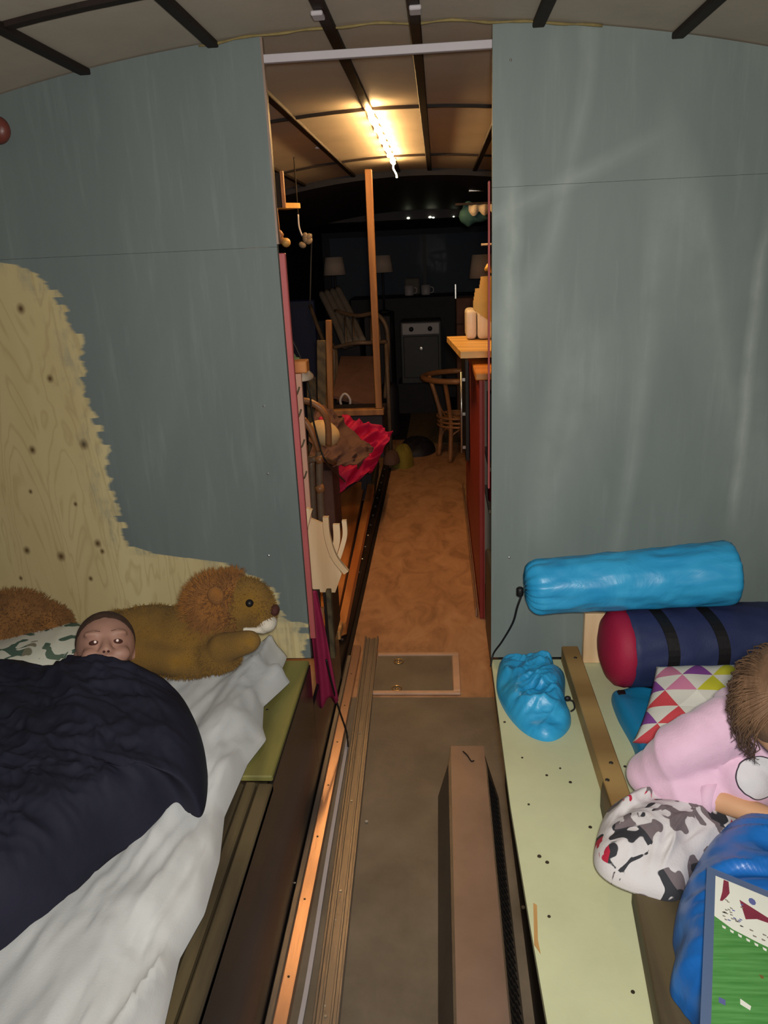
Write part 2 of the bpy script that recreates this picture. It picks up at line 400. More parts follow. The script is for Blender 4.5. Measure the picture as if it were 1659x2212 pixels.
def slab(poly, th, bm=None):
    """planar 3D polygon given thickness along its normal"""
    bm = bm or B(); P = [V(p) for p in poly]; n = (P[1] - P[0]).cross(P[2] - P[0]).normalized() * th
    a = [bm.verts.new(p) for p in P]; b = [bm.verts.new(p + n) for p in P]; N = len(P)
    bm.faces.new(a[::-1]); bm.faces.new(b)
    for i in range(N): bm.faces.new((a[i], a[(i + 1) % N], b[(i + 1) % N], b[i]))
    return bm
def fold(x, y, sc=6, ang=0.0, st=3.0, seed=0.0):
    """ridged, stretched wrinkle noise in [-.5,.5]"""
    a, b = x * cos(ang) + y * sin(ang), -x * sin(ang) + y * cos(ang)
    p = V((a * sc + seed, b * sc / st + seed * 1.7, seed))
    q = p + V((noise.noise(p * .7), noise.noise(p * .7 + V((5, 5, 5))), 0)) * .8
    r = 1 - abs(noise.noise(q)) * 2
    r2 = 1 - abs(noise.noise(q * 2.1 + V((3, 1, 2)))) * 2
    return (r - .5) * .7 + (r2 - .5) * .3
def mound(outline, z0, h, pw=3.0, fl=None, rings=22, n=10, centre=None, prof=None, tilt=None, bm=None):
    bm = bm or B(); O = spline([(p[0], p[1], 0) for p in outline], n, True); N = len(O)
    c = V(centre + (0,)) if centre else sum(O, V((0, 0, 0))) / N
    rr = []
    for j in range(1, rings + 1):
        ro = 1 - (1 - j / rings) ** 1.35
        ring = []
        for o in O:
            p = c + (o - c) * ro
            z = z0 + h * max(0, 1 - ro ** pw) ** .5 * (prof(p) if prof else 1)
            if fl: z += fl(p[0], p[1]) * (1 - ro ** 6)
            if tilt: z += tilt(p[0], p[1])
            ring.append(bm.verts.new((p[0], p[1], max(z, z0 - (0 if not tilt else -tilt(p[0], p[1]))) if not tilt else z)))
        rr.append(ring)
    top = bm.verts.new((c[0], c[1], z0 + h * (prof(c) if prof else 1) + (fl(c[0], c[1]) if fl else 0) + (tilt(c[0], c[1]) if tilt else 0)))
    for k in range(N): bm.faces.new((top, rr[0][k], rr[0][(k + 1) % N]))
    for a, b in zip(rr, rr[1:]):
        for k in range(N): bm.faces.new((a[k], b[k], b[(k + 1) % N], a[(k + 1) % N]))
    bot = [bm.verts.new((v.co[0], v.co[1], v.co[2] - .004)) for v in rr[-1]]
    for k in range(N): bm.faces.new((rr[-1][k], bot[k], bot[(k + 1) % N], rr[-1][(k + 1) % N]))
    bm.faces.new(bot)
    return bm
def organic(name, prims, m, parent=None, vox=.008, smooth=6, label=None):
    """one continuous skin round overlapping ellipsoids ('e') and tapered limbs ('c')"""
    bm = B()
    for p in prims:
        if p[0] == 'e': ell(p[1], p[2], bm, p[3] if len(p) > 3 else None)
        else:
            a, ra, b, rb = V(p[1]), p[2], V(p[3]), p[4]
            tube([a.lerp(b, i / 6) for i in range(7)], lambda t: ra + (rb - ra) * t, bm, 16, 1)
            ell(a, ra, bm, sub=2); ell(b, rb, bm, sub=2)
    off = OFF.get(parent.name, V((0, 0, 0))) if parent else V((0, 0, 0))
    bmesh.ops.translate(bm, verts=bm.verts, vec=-off)
    me = bpy.data.meshes.new(name); bm.to_mesh(me); bm.free()
    o = bpy.data.objects.new(name, me); col.objects.link(o)
    r = o.modifiers.new('r', 'REMESH'); r.mode = 'VOXEL'; r.voxel_size = vox
    s = o.modifiers.new('s', 'SMOOTH'); s.iterations = smooth; s.factor = .5
    dg = bpy.context.evaluated_depsgraph_get(); ev = o.evaluated_get(dg)
    nm = bpy.data.meshes.new_from_object(ev); o.modifiers.clear(); o.data = nm; bpy.data.meshes.remove(me)
    nm.materials.clear(); nm.materials.append(M[m])
    for p in nm.polygons: p.use_smooth = True
    if parent: o.parent = parent
    OFF[o.name] = off
    return tag(o, label)
def dup(root, delta, label=None):
    r = root.copy(); col.objects.link(r); r.location = root.location + V(delta)
    if label: r['label'] = label
    for ch in list(root.children):
        c = ch.copy(); col.objects.link(c); c.parent = r
        for g in ch.children:
            d = g.copy(); col.objects.link(d); d.parent = c
    return r
def piece(src, name, delta=(0, 0, 0), rot=None):
    """another copy of one part, sharing its mesh"""
    c = src.copy(); c.name = name; col.objects.link(c); c.parent = src.parent; c.location = src.location + V(delta)
    if rot: c.rotation_euler = rot
    return c

# ================================================================== SETTING
XL, XR, XC = -1.30, 1.00, -.15
def arch(x): return 1.985 - .125 * (x - XC) ** 2
ribs_x = [-1.05, -.79, -.49, -.225, -.04, .225, .52, .80]
ribs_y = [-.95, .22, 1.55, 2.88, 4.20, 4.90]
ceiling = thing('ceiling', None, None, (XC, 2, 1.98), kind='structure')
xs = [XL] + ribs_x + [XR]
for i in range(len(xs) - 1):
    for j in range(len(ribs_y) - 1):
        bm = B(); a, b = xs[i] + .003, xs[i + 1] - .003; c, d = ribs_y[j] + .003, ribs_y[j + 1] - .003
        K = 4; v = []
        for k in range(K + 1):
            x = a + (b - a) * k / K; z = arch(x)
            v.append([bm.verts.new((x, c, z)), bm.verts.new((x, d, z)), bm.verts.new((x, d, z + .012)), bm.verts.new((x, c, z + .012))])
        for p, q in zip(v, v[1:]):
            for e in range(4): bm.faces.new((p[e], p[(e + 1) % 4], q[(e + 1) % 4], q[e]))
        bm.faces.new(v[0]); bm.faces.new(v[-1][::-1])
        obj('ceiling_panel', bm, 'ceil', ceiling)
bm = B()   # roof shell above the boards
obj('roof_shell', box((XL, -.95, 2.02), (XR, 9.2, 2.05)), 'dark', ceiling)
for x in ribs_x:
    z = arch(x)
    obj('ceiling_rib', box((x - .013, -.9, z - .014), (x + .013, 4.88, z - .0005), bev=.002), 'rib', ceiling)
for y in ribs_y[1:-1]:
    bm = B(); K = 24; v = []; w_ = .014 if y != 1.55 else .022
    for k in range(K + 1):
        x = XL + .01 + (XR - XL - .02) * k / K; z = arch(x)
        v.append([bm.verts.new((x, y - w_ / 2, z - .010)), bm.verts.new((x, y + w_ / 2, z - .010)), bm.verts.new((x, y + w_ / 2, z - .0005)), bm.verts.new((x, y - w_ / 2, z - .0005))])
    for p, q in zip(v, v[1:]):
        for e in range(4): bm.faces.new((p[e], p[(e + 1) % 4], q[(e + 1) % 4], q[e]))
    bm.faces.new(v[0]); bm.faces.new(v[-1][::-1])
    obj('cross_rib', bm, 'rib', ceiling)
for px, py in ((686, 24), (897, 12), (688, 316), ):
    p = W(px, py, z=arch(-.2) - .012)
    obj('rib_clip', box((p[0] - .012, p[1] - .02, p[2] - .012), (p[0] + .012, p[1] + .02, p[2] - .003), bev=.002), 'offwhite', ceiling, label='pale clip on the rib')
# yellowish foam bead where the partition meets the ceiling
bm = tube([(x, 1.893 - .004 * sin(x * 30), arch(x) - .006 + .002 * sin(x * 41)) for x in [-.52 + i * .04 for i in range(23)]], lambda t: .0018 + .0018 * abs(sin(t * 37)), None, 6, 2)
tag(obj('trim_2', bm, 'foam', None, True), kind='structure')

# dark lowered cab roof beyond the living area
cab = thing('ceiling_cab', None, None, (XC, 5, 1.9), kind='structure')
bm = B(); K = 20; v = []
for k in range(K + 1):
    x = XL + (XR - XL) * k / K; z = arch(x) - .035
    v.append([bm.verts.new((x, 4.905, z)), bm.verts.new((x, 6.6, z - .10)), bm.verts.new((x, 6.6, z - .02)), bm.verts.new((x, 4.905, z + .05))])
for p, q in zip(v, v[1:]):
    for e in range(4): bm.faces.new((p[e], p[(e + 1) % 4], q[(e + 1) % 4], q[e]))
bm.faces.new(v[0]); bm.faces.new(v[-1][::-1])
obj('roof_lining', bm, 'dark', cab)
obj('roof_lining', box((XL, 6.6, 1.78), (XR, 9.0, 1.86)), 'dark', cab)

# walls of the vehicle
def wall(name, a, b, m='dark'): return tag(obj(name, box(a, b), m), kind='structure')
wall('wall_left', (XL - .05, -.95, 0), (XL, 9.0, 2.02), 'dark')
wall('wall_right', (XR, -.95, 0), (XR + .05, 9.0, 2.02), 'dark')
wall('wall_back', (XL - .05, -1.0, 0), (XR + .05, -.95, 2.02), 'grey')
wf = thing('wall_front', None, None, (XC, 9.0, 0), kind='structure')
obj('apron_panel', box((XL, 9.0, 0), (XR, 9.05, .95)), 'dark', wf)
obj('header_panel', box((XL, 9.0, 1.72), (XR, 9.05, 2.02)), 'dark', wf)
for x in (XL, XR - .08): obj('corner_post', box((x, 9.0, .95), (x + .08, 9.05, 1.72)), 'dark', wf)
win = thing('window_1', None, None, (XC, 9.02, .95), kind='structure')
for x0_, x1_ in ((XL + .08, XC - .02), (XC + .02, XR - .08)):   # raked panes
    obj('pane', slab([(x0_, 9.002, 1.72), (x1_, 9.002, 1.72), (x1_, 9.10, .95), (x0_, 9.10, .95)], .006), 'glass', win)
obj('window_divider', box((XC - .02, 9.0, .95), (XC + .02, 9.05, 1.72)), 'black', win)

# floors
floor = thing('floor', None, None, (XC, 3, 0), kind='structure')
obj('lino_sheet', box((XL, -.95, -.03), (XR, 2.365, 0)), 'lino', floor)
obj('plywood_sheet', box((XL, 2.367, -.03), (XR, 3.93, .001)), 'plyfloor', floor)
obj('plywood_sheet', box((XL, 3.934, -.03), (XR, 6.4, .0005)), 'plyfloor', floor)
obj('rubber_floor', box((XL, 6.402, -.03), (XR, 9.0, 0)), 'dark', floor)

# partition ----------------------------------------------------------------
def board(x0, x1, z0, ztop, m, parent, y0=1.90, y1=1.918, name='plywood_panel', label=None):
    bm = B(); K = 16; a = []; b = []
    for k in range(K + 1):
        x = x0 + (x1 - x0) * k / K; z = ztop if ztop else arch(x) - .003
        a.append((bm.verts.new((x, y0, z0)), bm.verts.new((x, y0, z)))); b.append((bm.verts.new((x, y1, z0)), bm.verts.new((x, y1, z))))
    for k in range(K):
        for A in (a, b): bm.faces.new((A[k][0], A[k + 1][0], A[k + 1][1], A[k][1]))
        bm.faces.new((a[k][1], a[k + 1][1], b[k + 1][1], b[k][1])); bm.faces.new((a[k][0], b[k][0], b[k + 1][0], a[k + 1][0]))
    for k in (0, K): bm.faces.new((a[k][0], a[k][1], b[k][1], b[k][0]))
    o = obj(name, bm, m, parent, label=label)
    return o
wl = thing('wall_partition_left', None, None, (0, 0, 0), kind='structure')
board(XL, -.383, .425, 1.5337, 'half', wl, label='lower board, half brushed grey over bare plywood')
board(XL, -.383, 1.5343, None, 'grey', wl)
obj('edge_strip', box((-.383, 1.90, 1.54), (-.378, 1.918, 1.972)), 'heater', wl, label='bare brown board edge')
obj('stud', box((-.47, 1.92, .43), (-.41, 1.955, 1.93)), 'pine_v', wl)
for px, py in ((570, 877), (579, 1023), (581, 1200)):
    p = W(px, py, y=1.9); obj('screw', lathe([(.003, 0), (.003, .002), (.001, .003)], (p[0], 1.8999, p[2]), seg=8, axis=(0, -1, 0)), 'steel', wl)
wr = thing('wall_partition_right', None, None, (0, 0, 0), kind='structure')
board(.127, XR, .425, 1.6397, 'grey2', wr)
board(.127, XR, 1.6403, None, 'grey2', wr)
obj('stud', box((.16, 1.92, .43), (.22, 1.955, 1.93)), 'pine_v', wr)
for px, py in ((1103, 130), (1100, 1204)):
    p = W(px, py, y=1.9); obj('screw', lathe([(.003, 0), (.003, .002), (.001, .003)], (p[0], 1.8999, p[2]), seg=8, axis=(0, -1, 0)), 'steel', wr)
tag(obj('trim_1', box((-.382, 1.901, 1.921), (.1265, 1.916, 1.938), bev=.001), 'offwhite'), kind='structure')
# red edges of the sliding door slabs behind each jamb
for nm, x0, x1, zt, zb, lb in (('left', -.3945, -.3765, 1.52, .455, 0), ('right', .1215, .1262, 1.66, .90, 1)):
    o = thing('door_%d' % (1 + lb), None, None, (x0, 1.97, zb), kind='structure')
    if lb == 0:
        obj('door_edge', box((x0, 1.958, zb), (x1, 1.974, zt), bev=.002), 'pinkred', o)
    else:
        obj('door_edge', box((x0, 1.958, zb), (x1, 1.974, zt), bev=.002), 'pinkred', o)

# ================================================================== LEFT BED PLATFORM
bp = thing('bed_platform', 'raised wooden bed platform along the left wall with a dark glossy side panel', 'bed', (-.85, .8, 0))
obj('side_panel', box((-.396, -.9, .0), (-.386, 1.895, .405)), 'panel_dark', bp, label='dark glossy side panel')
obj('side_panel', box((-.396, 1.897, .0), (-.386, 2.45, .27)), 'panel_dark', bp, label='lower dark side panel beyond the partition')
obj('platform_board', box((XL + .002, -.9, .385), (-.50, 1.895, .405)), 'brownwood', bp)
obj('plank', box((-.498, 1.385, .406), (-.388, 1.895, .421), bev=.003), 'greenwood', bp, label='yellow-green plank')
for k, (a, b) in enumerate(((-.498, -.452), (-.448, -.424), (-.420, -.386))):
    obj('plank', box((a, -.9, .388 + .004 * (k % 2)), (b, 1.38, .408 + .004 * (k % 2)), bev=.004), 'brownwood', bp)
for k in range(5):
    obj('support_post', box((-.50 , -.8 + k * .6, 0), (-.46, -.76 + k * .6, .385)), 'brownwood', bp)
for px, py in ((543, 1515), (550, 1520), (577, 1533), (540, 1560)):
    p = W(px, py, z=.421); obj('screw', lathe([(.004, 0), (.003, .001)], p, seg=8), 'screw', bp)

mt_ = thing('mattress', 'thin grey mattress under the white sheet', 'mattress', (-.9, .8, .42))
obj('mattress_body', box((XL + .01, -.85, .422), (-.52, 1.88, .478), bev=.02, seg=3), 'sheet', mt_, True)
edge = [(-.85, -.43), (.6, -.425), (.79, -.425), (.91, -.440), (1.0, -.425), (1.12, -.432), (1.24, -.455), (1.41, -.448), (1.5, -.425), (1.55, -.445), (1.64, -.462), (1.72, -.43), (1.76, -.415), (1.80, -.452), (1.86, -.45), (1.893, -.45)]
def ex(y):
    for (a, b), (c, d) in zip(edge, edge[1:]):
        if y <= c: return b + (d - b) * (y - a) / (c - a)
    return edge[-1][1]
bm = B(); NY, NX = 260, 90; g = []
for j in range(NY + 1):
    y = -.85 + 2.743 * j / NY; e = ex(y); row = []
    for i in range(NX + 1):
        u = i / NX; x = (XL + .006) + (e - XL - .006) * (u ** .8)
        de = e - x
        z = .492
        k = max(0, 1 - de / .30)
        z += .060 * k * (fold(x, y, 8.0, R(-8), 5.0, 2.0) + .2) + .012 * fold(x, y, 9, R(20), 3, 7)
        z += .030 * k * fold(x, y, 17, R(-10), 6, 11.) + .008 * k * fold(x, y, 38, R(5), 5, 3.)
        if de < .11: z -= .055 * (1 - de / .11) ** 1.6
        if de < .012: z = min(z, .455 - .02 * (1 - de / .012))
        row.append(bm.verts.new((x, y, max(z, .426 if de < .06 else .482))))
    g.append(row)
for j in range(NY):
    for i in range(NX): bm.faces.new((g[j][i], g[j][i + 1], g[j + 1][i + 1], g[j + 1][i]))
ge = bmesh.ops.extrude_face_region(bm, geom=bm.faces[:])
bmesh.ops.translate(bm, vec=(0, 0, -.003), verts=[q for q in ge['geom'] if isinstance(q, bmesh.types.BMVert)])
tag(obj('bed_sheet', bm, 'sheet', None, True), 'rumpled white cotton sheet spread over the bed on the left', 'sheet')

# pillow with a leafy green print
o = obj('pillow', mound([(-1.24, 1.62), (-1.10, 1.56), (-.94, 1.60), (-.885, 1.72), (-.93, 1.84), (-1.08, 1.87), (-1.22, 1.83)], .50, .095, 3.5,
                        lambda x, y: .012 * fold(x, y, 9, .4, 2, 3)), 'dino', None, True)
tag(o, 'white pillow printed with dark green shapes beside the child\'s head', 'pillow')

# brown plush at the far left
pl = thing('plush_toy', 'shaggy brown plush lying at the left edge behind the printed pillow', 'plush toy', (-1.18, 1.82, .5))
organic('plush_body', [('e', (-1.17, 1.795, .60), (.115, .085, .085)), ('e', (-1.09, 1.80, .58), (.07, .06, .065)), ('e', (-1.255, 1.72, .585), (.04, .06, .06))], 'furbrown', pl, .009, 3)
def tufts(centers, R0, n, ln, m, name, parent, seed=1, w=.0035, cond=None):
    rnd = random.Random(seed); bm = B()
    for _ in range(n):
        c, r = rnd.choice(centers)
        d = V((rnd.gauss(0, 1), rnd.gauss(0, 1), rnd.gauss(0, 1))).normalized()
        if cond and not cond(d): continue
        p = V(c) + V((d[0] * r[0], d[1] * r[1], d[2] * r[2]))
        L = ln * rnd.uniform(.6, 1.2); g_ = V((rnd.uniform(-.5, .5), rnd.uniform(-.5, .5), rnd.uniform(-.9, .1)))
        q = p + (d + g_ * .8).normalized() * L
        s = d.cross(V((rnd.random(), rnd.random(), rnd.random()))).normalized() * w
        u = d.cross(s).normalized() * w
        a = [bm.verts.new(p - d * .004 + s), bm.verts.new(p - d * .004 - s * .5 + u * .87), bm.verts.new(p - d * .004 - s * .5 - u * .87), bm.verts.new(q)]
        for f in ((0, 1, 3), (1, 2, 3), (2, 0, 3)): bm.faces.new([a[i] for i in f])
    return obj(name, bm, m, parent, kind='stuff')
tufts([((-1.17, 1.795, .60), (.115, .085, .085)), ((-1.09, 1.80, .58), (.07, .06, .065))], 0, 5000, .016, 'furbrown', 'fur', pl, 3, .002)

bo = thing('bottle', 'white bottle with a dark cap standing at the far left against the partition', 'bottle', (-1.262, 1.86, .49))
obj('bottle_body', lathe([(.030, .0), (.034, .01), (.034, .15), (.02, .175), (.014, .18)], (-1.262, 1.86, .492)), 'whitefur', bo, True)
obj('cap', lathe([(.018, 0), (.018, .07), (.014, .075)], (-1.262, 1.86, .673)), 'black', bo, True)

kb = thing('coat_peg', 'round red-brown wooden peg on the grey partition at the left edge', 'knob', W(2, 283, y=1.9))
p = W(2, 283, y=1.88)
obj('knob_body', lathe([(.010, 0), (.010, .012), (.024, .02), (.030, .032), (.026, .044), (.012, .05)], (p[0], 1.8995, p[2]), seg=24, axis=(0, -1, 0)), 'knobbrown', kb, True)

# ---- plush lion (built along the partition, facing right)
def LP(px, py, y): return W(px, py, y=y)
li = thing('plush_lion', 'large tan plush lion with white chin lying behind the child\'s head', 'plush toy', (-.65, 1.72, .49))
prims = [('e', LP(330, 1385, 1.72), (.155, .10, .095)), ('e', LP(430, 1380, 1.70), (.115, .085, .10)), ('e', LP(475, 1330, 1.70), (.095, .078, .10)),
         ('e', LP(530, 1305, 1.69), (.072, .062, .070)), ('e', LP(563, 1322, 1.67), (.040, .042, .040)),
         ('e', LP(470, 1415, 1.62), (.060, .05, .042)), ('c', LP(480, 1400, 1.60), .038, LP(540, 1385, 1.57), .028), ('e', LP(400, 1420, 1.64), (.10, .06, .05)),
         ('c', LP(300, 1410, 1.66), .05, LP(380, 1430, 1.60), .035), ('e', LP(255, 1380, 1.74), (.06, .08, .075))]
organic('plush_body', prims, 'fur', li, .008, 8)
mc = [(LP(472, 1318, 1.70), (.090, .082, .098)), (LP(500, 1285, 1.70), (.058, .066, .058)), (LP(505, 1345, 1.67), (.055, .055, .06))]
organic('mane', [('e', c, tuple(q * .985 for q in r)) for c, r in mc[:2]] + [('e', LP(488, 1362, 1.68), (.05, .06, .05))], 'mane', li, .008, 4)
tufts(mc, 0, 7000, .020, 'mane', 'mane_fur', li, 5, .0018, lambda d: d[0] < .35)
tufts([(p_[1], p_[2]) for p_ in prims if p_[0] == 'e'], 0, 12000, .008, 'fur', 'body_fur', li, 6, .0014)
ec = LP(539, 1303, 1.625)
obj('eye', ell(ec, .0095, sub=3), 'black', li, True)
obj('eye', ell(LP(566, 1290, 1.72), .009, sub=2), 'black', li, True)
organic('chin', [('e', LP(578, 1345, 1.655), (.024, .03, .022)), ('c', LP(570, 1362, 1.64), .009, LP(528, 1360, 1.62), .006)], 'whitefur', li, .004, 3, 'white chin tuft')
organic('nose', [('e', LP(594, 1318, 1.66), (.012, .018, .014))], 'shadow', li, .004, 3, 'dark nose')
organic('ear', [('e', LP(466, 1287, 1.635), (.022, .012, .026))], 'mane', li, .005, 3)

# ---- child in the sleeping bag
HN = V((.38, -.62, .68)).normalized(); HR = V((0, 0, 1)).cross(HN).normalized(); HU = HN.cross(HR).normalized()
rr_ = Matrix.Rotation(R(-11), 3, HN) if True else None
HR = rr_ @ HR; HU = rr_ @ HU
hc = W(229, 1391, z=.67) - HN * .072 + HU * .004
HS = .88
def H(r, u, n): return hc + (HR * r + HU * u + HN * n) * HS
HM = Matrix((HR, HU, HN)).transposed()
boy = thing('person', 'child tucked in a dark sleeping bag on the left bed, only the upper face showing', 'person', (-.83, 1.2, .49))
organic('body', [('e', H(0, .022, -.008), (.069, .076, .074), HM), ('e', H(0, -.03, .012), (.053, .053, .055), HM), ('e', H(0, -.072, .030), (.03, .026, .03), HM),
                 ('c', H(0, .016, .066), .0095, H(0, -.019, .082), .0115), ('e', H(-.011, -.022, .078), .008, HM), ('e', H(.011, -.022, .078), .008, HM),
                 ('e', H(-.028, .030, .062), (.026, .009, .014), HM), ('e', H(.028, .030, .062), (.026, .009, .014), HM),
                 ('e', H(-.036, -.025, .050), (.024, .02, .022), HM), ('e', H(.036, -.025, .050), (.024, .02, .022), HM),
                 ('e', H(-.077, -.006, -.022), (.007, .018, .012), HM), ('e', H(.077, -.006, -.022), (.007, .018, .012), HM),
                 ('c', H(0, -.06, -.01), .036, (-.86, 1.44, .555), .045), ('c', (-.86, 1.42, .555), .052, (-.90, 1.15, .55), .05), ('c', (-.90, 1.12, .55), .052, (-.94, .95, .55), .05),
                 ('c', (-.97, .95, .535), .055, (-1.02, .6, .535), .04), ('c', (-.90, .95, .535), .055, (-.94, .6, .535), .04), ('c', (-1.02, .6, .535), .038, (-1.05, .28, .535), .025),
                 ('c', (-.94, .6, .535), .038, (-.96, .28, .535), .025), ('c', (-.78, 1.40, .535), .035, (-.74, 1.18, .535), .028), ('c', (-.74, 1.18, .535), .026, (-.79, 1.02, .535), .02),
                 ('c', (-.95, 1.40, .535), .035, (-1.02, 1.18, .535), .028), ('c', (-1.02, 1.18, .535), .026, (-1.0, 1.02, .535), .02)], 'skin', boy, .0048, 5)
organic('hair', [('e', H(0, .0325, -.0165), (.071, .0768, .0745), HM)], 'hair', boy, .006, 2, 'very short dark hair')
for s in (-1, 1):
    e = obj('eye', ell(H(s * .028, .006, .0615), (.0135, .0070, .0105), rot=HM), 'eye', boy, True)
    obj('pupil', ell(H(s * .028 + .001, .006, .0722), .0036, sub=2), 'pupil', e, True)
    obj('nostril', ell(H(s * .0055, -.0275, .0885), (.0032, .0028, .004), rot=HM, sub=2), 'shadow', boy, True)
    obj('eyebrow', tube([H(s * .014, .033, .0740), H(s * .028, .036, .0725), H(s * .044, .031, .0605)], lambda t: .0010 * (1 - .5 * t), None, 6, 4), 'hair', boy, True)
obj('mouth', tube([H(-.018, -.044, .064), H(0, -.042, .073), H(.018, -.044, .064)], .004, None, 8, 4), 'lip', boy, True)

bag_o = [W(*q, z=.62)[:2] for q in ((140, 1416), (190, 1391), (260, 1390), (320, 1404), (378, 1434), (418, 1490), (433, 1560), (418, 1640))]
bag_o += [W(*q, z=.53)[:2] for q in ((380, 1715), (318, 1765), (235, 1815), (150, 1890), (75, 1960))]
bag_o += [(-.74, .80), (-.86, .55), (-1.05, .30), (-1.27, .30), (-1.28, .9), (-1.27, 1.44), (-1.17, 1.565), (-1.06, 1.60)]
def bagprof(p): return .92 + .10 * sin(p[1] * 5)
sb = obj('sleeping_bag', mound(bag_o, .494, .160, 7.0, lambda x, y: .020 * fold(x, y, 7, R(60), 2.2, 4) + .020 * fold(x, y, 15, R(75), 2.5, 9) + .008 * fold(x, y, 34, R(50), 2.0, 5), rings=110, n=14, centre=(-.88, 1.12), prof=bagprof), 'navy', None, True)
tag(sb, 'dark navy sleeping bag covering the child on the left bed', 'sleeping bag')

# ================================================================== AISLE
def floorbar(name, label, L, Rr, z0, z1, m, grp='metal profiles lying in the aisle'):
    poly = [W(a, b, z=z1)[:2] for a, b in L] + [W(a, b, z=z1)[:2] for a, b in Rr[::-1]]
    o = obj(name, prism(poly, z0, z1), m)
    return tag(o, label, 'strip', grp)
cs = thing('metal_strip', 'warm shining metal strip lying nearest the dark side panel', 'strip', (-.36, 1.6, 0), 'metal profiles lying in the aisle')
obj('channel_side', box((-.383, .3, .001), (-.368, 2.62, .030), bev=.002), 'alu', cs)
bm = B(); e_ = []
for y_ in (.3, 2.70): e_.append([bm.verts.new(q) for q in ((-.367, y_, .001), (-.338, y_, .001), (-.338, y_, .0275), (-.364, y_, .0312), (-.367, y_, .029))])
for k in range(5): bm.faces.new((e_[0][k], e_[0][(k + 1) % 5], e_[1][(k + 1) % 5], e_[1][k]))
bm.faces.new(e_[0]); bm.faces.new(e_[1][::-1])
obj('channel_top', bm, 'copper', cs, label='bright copper-toned face')
for k in range(9): obj('screw', lathe([(.003, 0), (.003, .001)], (-.353, .8 + k * .21, .0292), seg=8), 'screw', cs)
ts = thing('thin_strip', 'thin pale bent strip between the two long metal profiles', 'strip', (-.32, 1.4, 0), 'metal profiles lying in the aisle')
bm = B(); P_ = spline([(-.322, .30, .008), (-.318, .9, .010), (-.312, 1.2, .014), (-.318, 1.6, .016), (-.324, 2.1, .010)], 8)
for a, b in zip(P_, P_[1:]): bar(a, b + (b - a) * .05, .010, .006, bm)
obj('strip_body', bm, 'offwhite', ts)
ch = thing('floor_channel', 'grey aluminium channel with raised ribs beside the walking floor', 'strip', (-.272, 1.6, 0), 'metal profiles lying in the aisle')
ch.rotation_euler = (0, 0, .025)
bm = B()
obj('channel_base', box((-.300, .3, .001), (-.244, 2.80, .006), bev=.001), 'alu', ch)
for x in (-.297, -.284, -.262, -.248): obj('rib', box((x - .003, .3, .006), (x + .003, 2.80, .018 if x in (-.297, -.248) else .012), bev=.001), 'alu', ch)
for k in range(4): obj('screw', lathe([(.0035, 0), (.003, .002)], (-.275, 1.15 + k * .33, .006), seg=8), 'steel', ch)

# floor hatch
ht = thing('floor_hatch', 'rectangular floor hatch with a copper-toned frame and two ring pulls', 'hatch', (-.12, 2.52, .002))
HX0, HX1, HY0, HY1 = -.268, .052, 2.378, 2.675
obj('hatch_lid', box((HX0, HY0 + .022, .0015), (HX1 - .028, HY1 - .022, .006)), 'lino', ht)
obj('frame_bar', box((HX0, HY0, .0015), (HX1, HY0 + .02, .010), bev=.002), 'hframe', ht)
obj('frame_bar', box((HX0, HY1 - .02, .0015), (HX1, HY1, .010), bev=.002), 'hframe', ht)
obj('frame_bar', box((HX1 - .026, HY0 + .021, .0015), (HX1, HY1 - .021, .010), bev=.002), 'hframe', ht)
for px, py in ((861, 1429), (857, 1487)):
    p = W(px, py, z=.008)
    r_ = obj('ring_pull', lathe([(.006, 0), (.006, .003), (.001, .004)], (p[0], p[1], .006), seg=16), 'brass', ht, True)
    obj('ring', tube([(p[0] + .017 * cos(a * pi / 6), p[1] + .017 * sin(a * pi / 6), .0085) for a in range(12)], .0024, None, 8, 3, True), 'brass', r_, True)

# heater cover
he = thing('heater_cover', 'long brown metal heater cover with a sloped end and pierced side in the aisle', 'heater', (.06, .8, 0))
bm = B()
ya, yb = -.4, 1.90
topp = [(.004, ya), (.112, ya), (.112, yb - .004), (.012, yb), ]
obj('top_plate', prism([(.004, ya), (.108, ya), (.108, 1.925), (.010, 1.925)], .108, .114), 'heater', he)
sec = [(-.030, ya), (.146, ya), (.146, 1.835), (.112, 1.93), (.006, 1.93), (-.030, 1.84)]
bm = B()
lo = [bm.verts.new((x, y, .001)) for x, y in sec]
hi = [bm.verts.new((x, y, .108)) for x, y in [(.002, ya), (.112, ya), (.112, 1.84), (.104, 1.922), (.012, 1.922), (.002, 1.85)]]
for i in range(6): bm.faces.new((lo[i], lo[(i + 1) % 6], hi[(i + 1) % 6], hi[i]))
bm.faces.new(hi); bm.faces.new(lo[::-1])
obj('casing', bm, 'heaterdark', he)
bm = B()   # louvre slots pressed in the right flank
for k in range(70):
    for r in range(3):
        y = .45 + k * .0195 + (r % 2) * .009; q = .25 + r * .25
        x = .146 - .034 * q; z = .001 + .107 * q
        bar((x + .0015, y, z), (x + .0015 - .010, y + .004, z + .026), .0022, .002, bm)
obj('grille', bm, 'black', he, kind='stuff')
p = W(1010, 1637, z=.116)
tag(obj('twig', tube([p + V((-.012, .03, 0)), p + V((0, .01, .001)), p + V((.010, -.015, 0)), p + V((.018, -.012, 0))], .0018, None, 6, 4), 'rib', None, True), 'small dark twig lying on the end of the heater cover', 'twig')

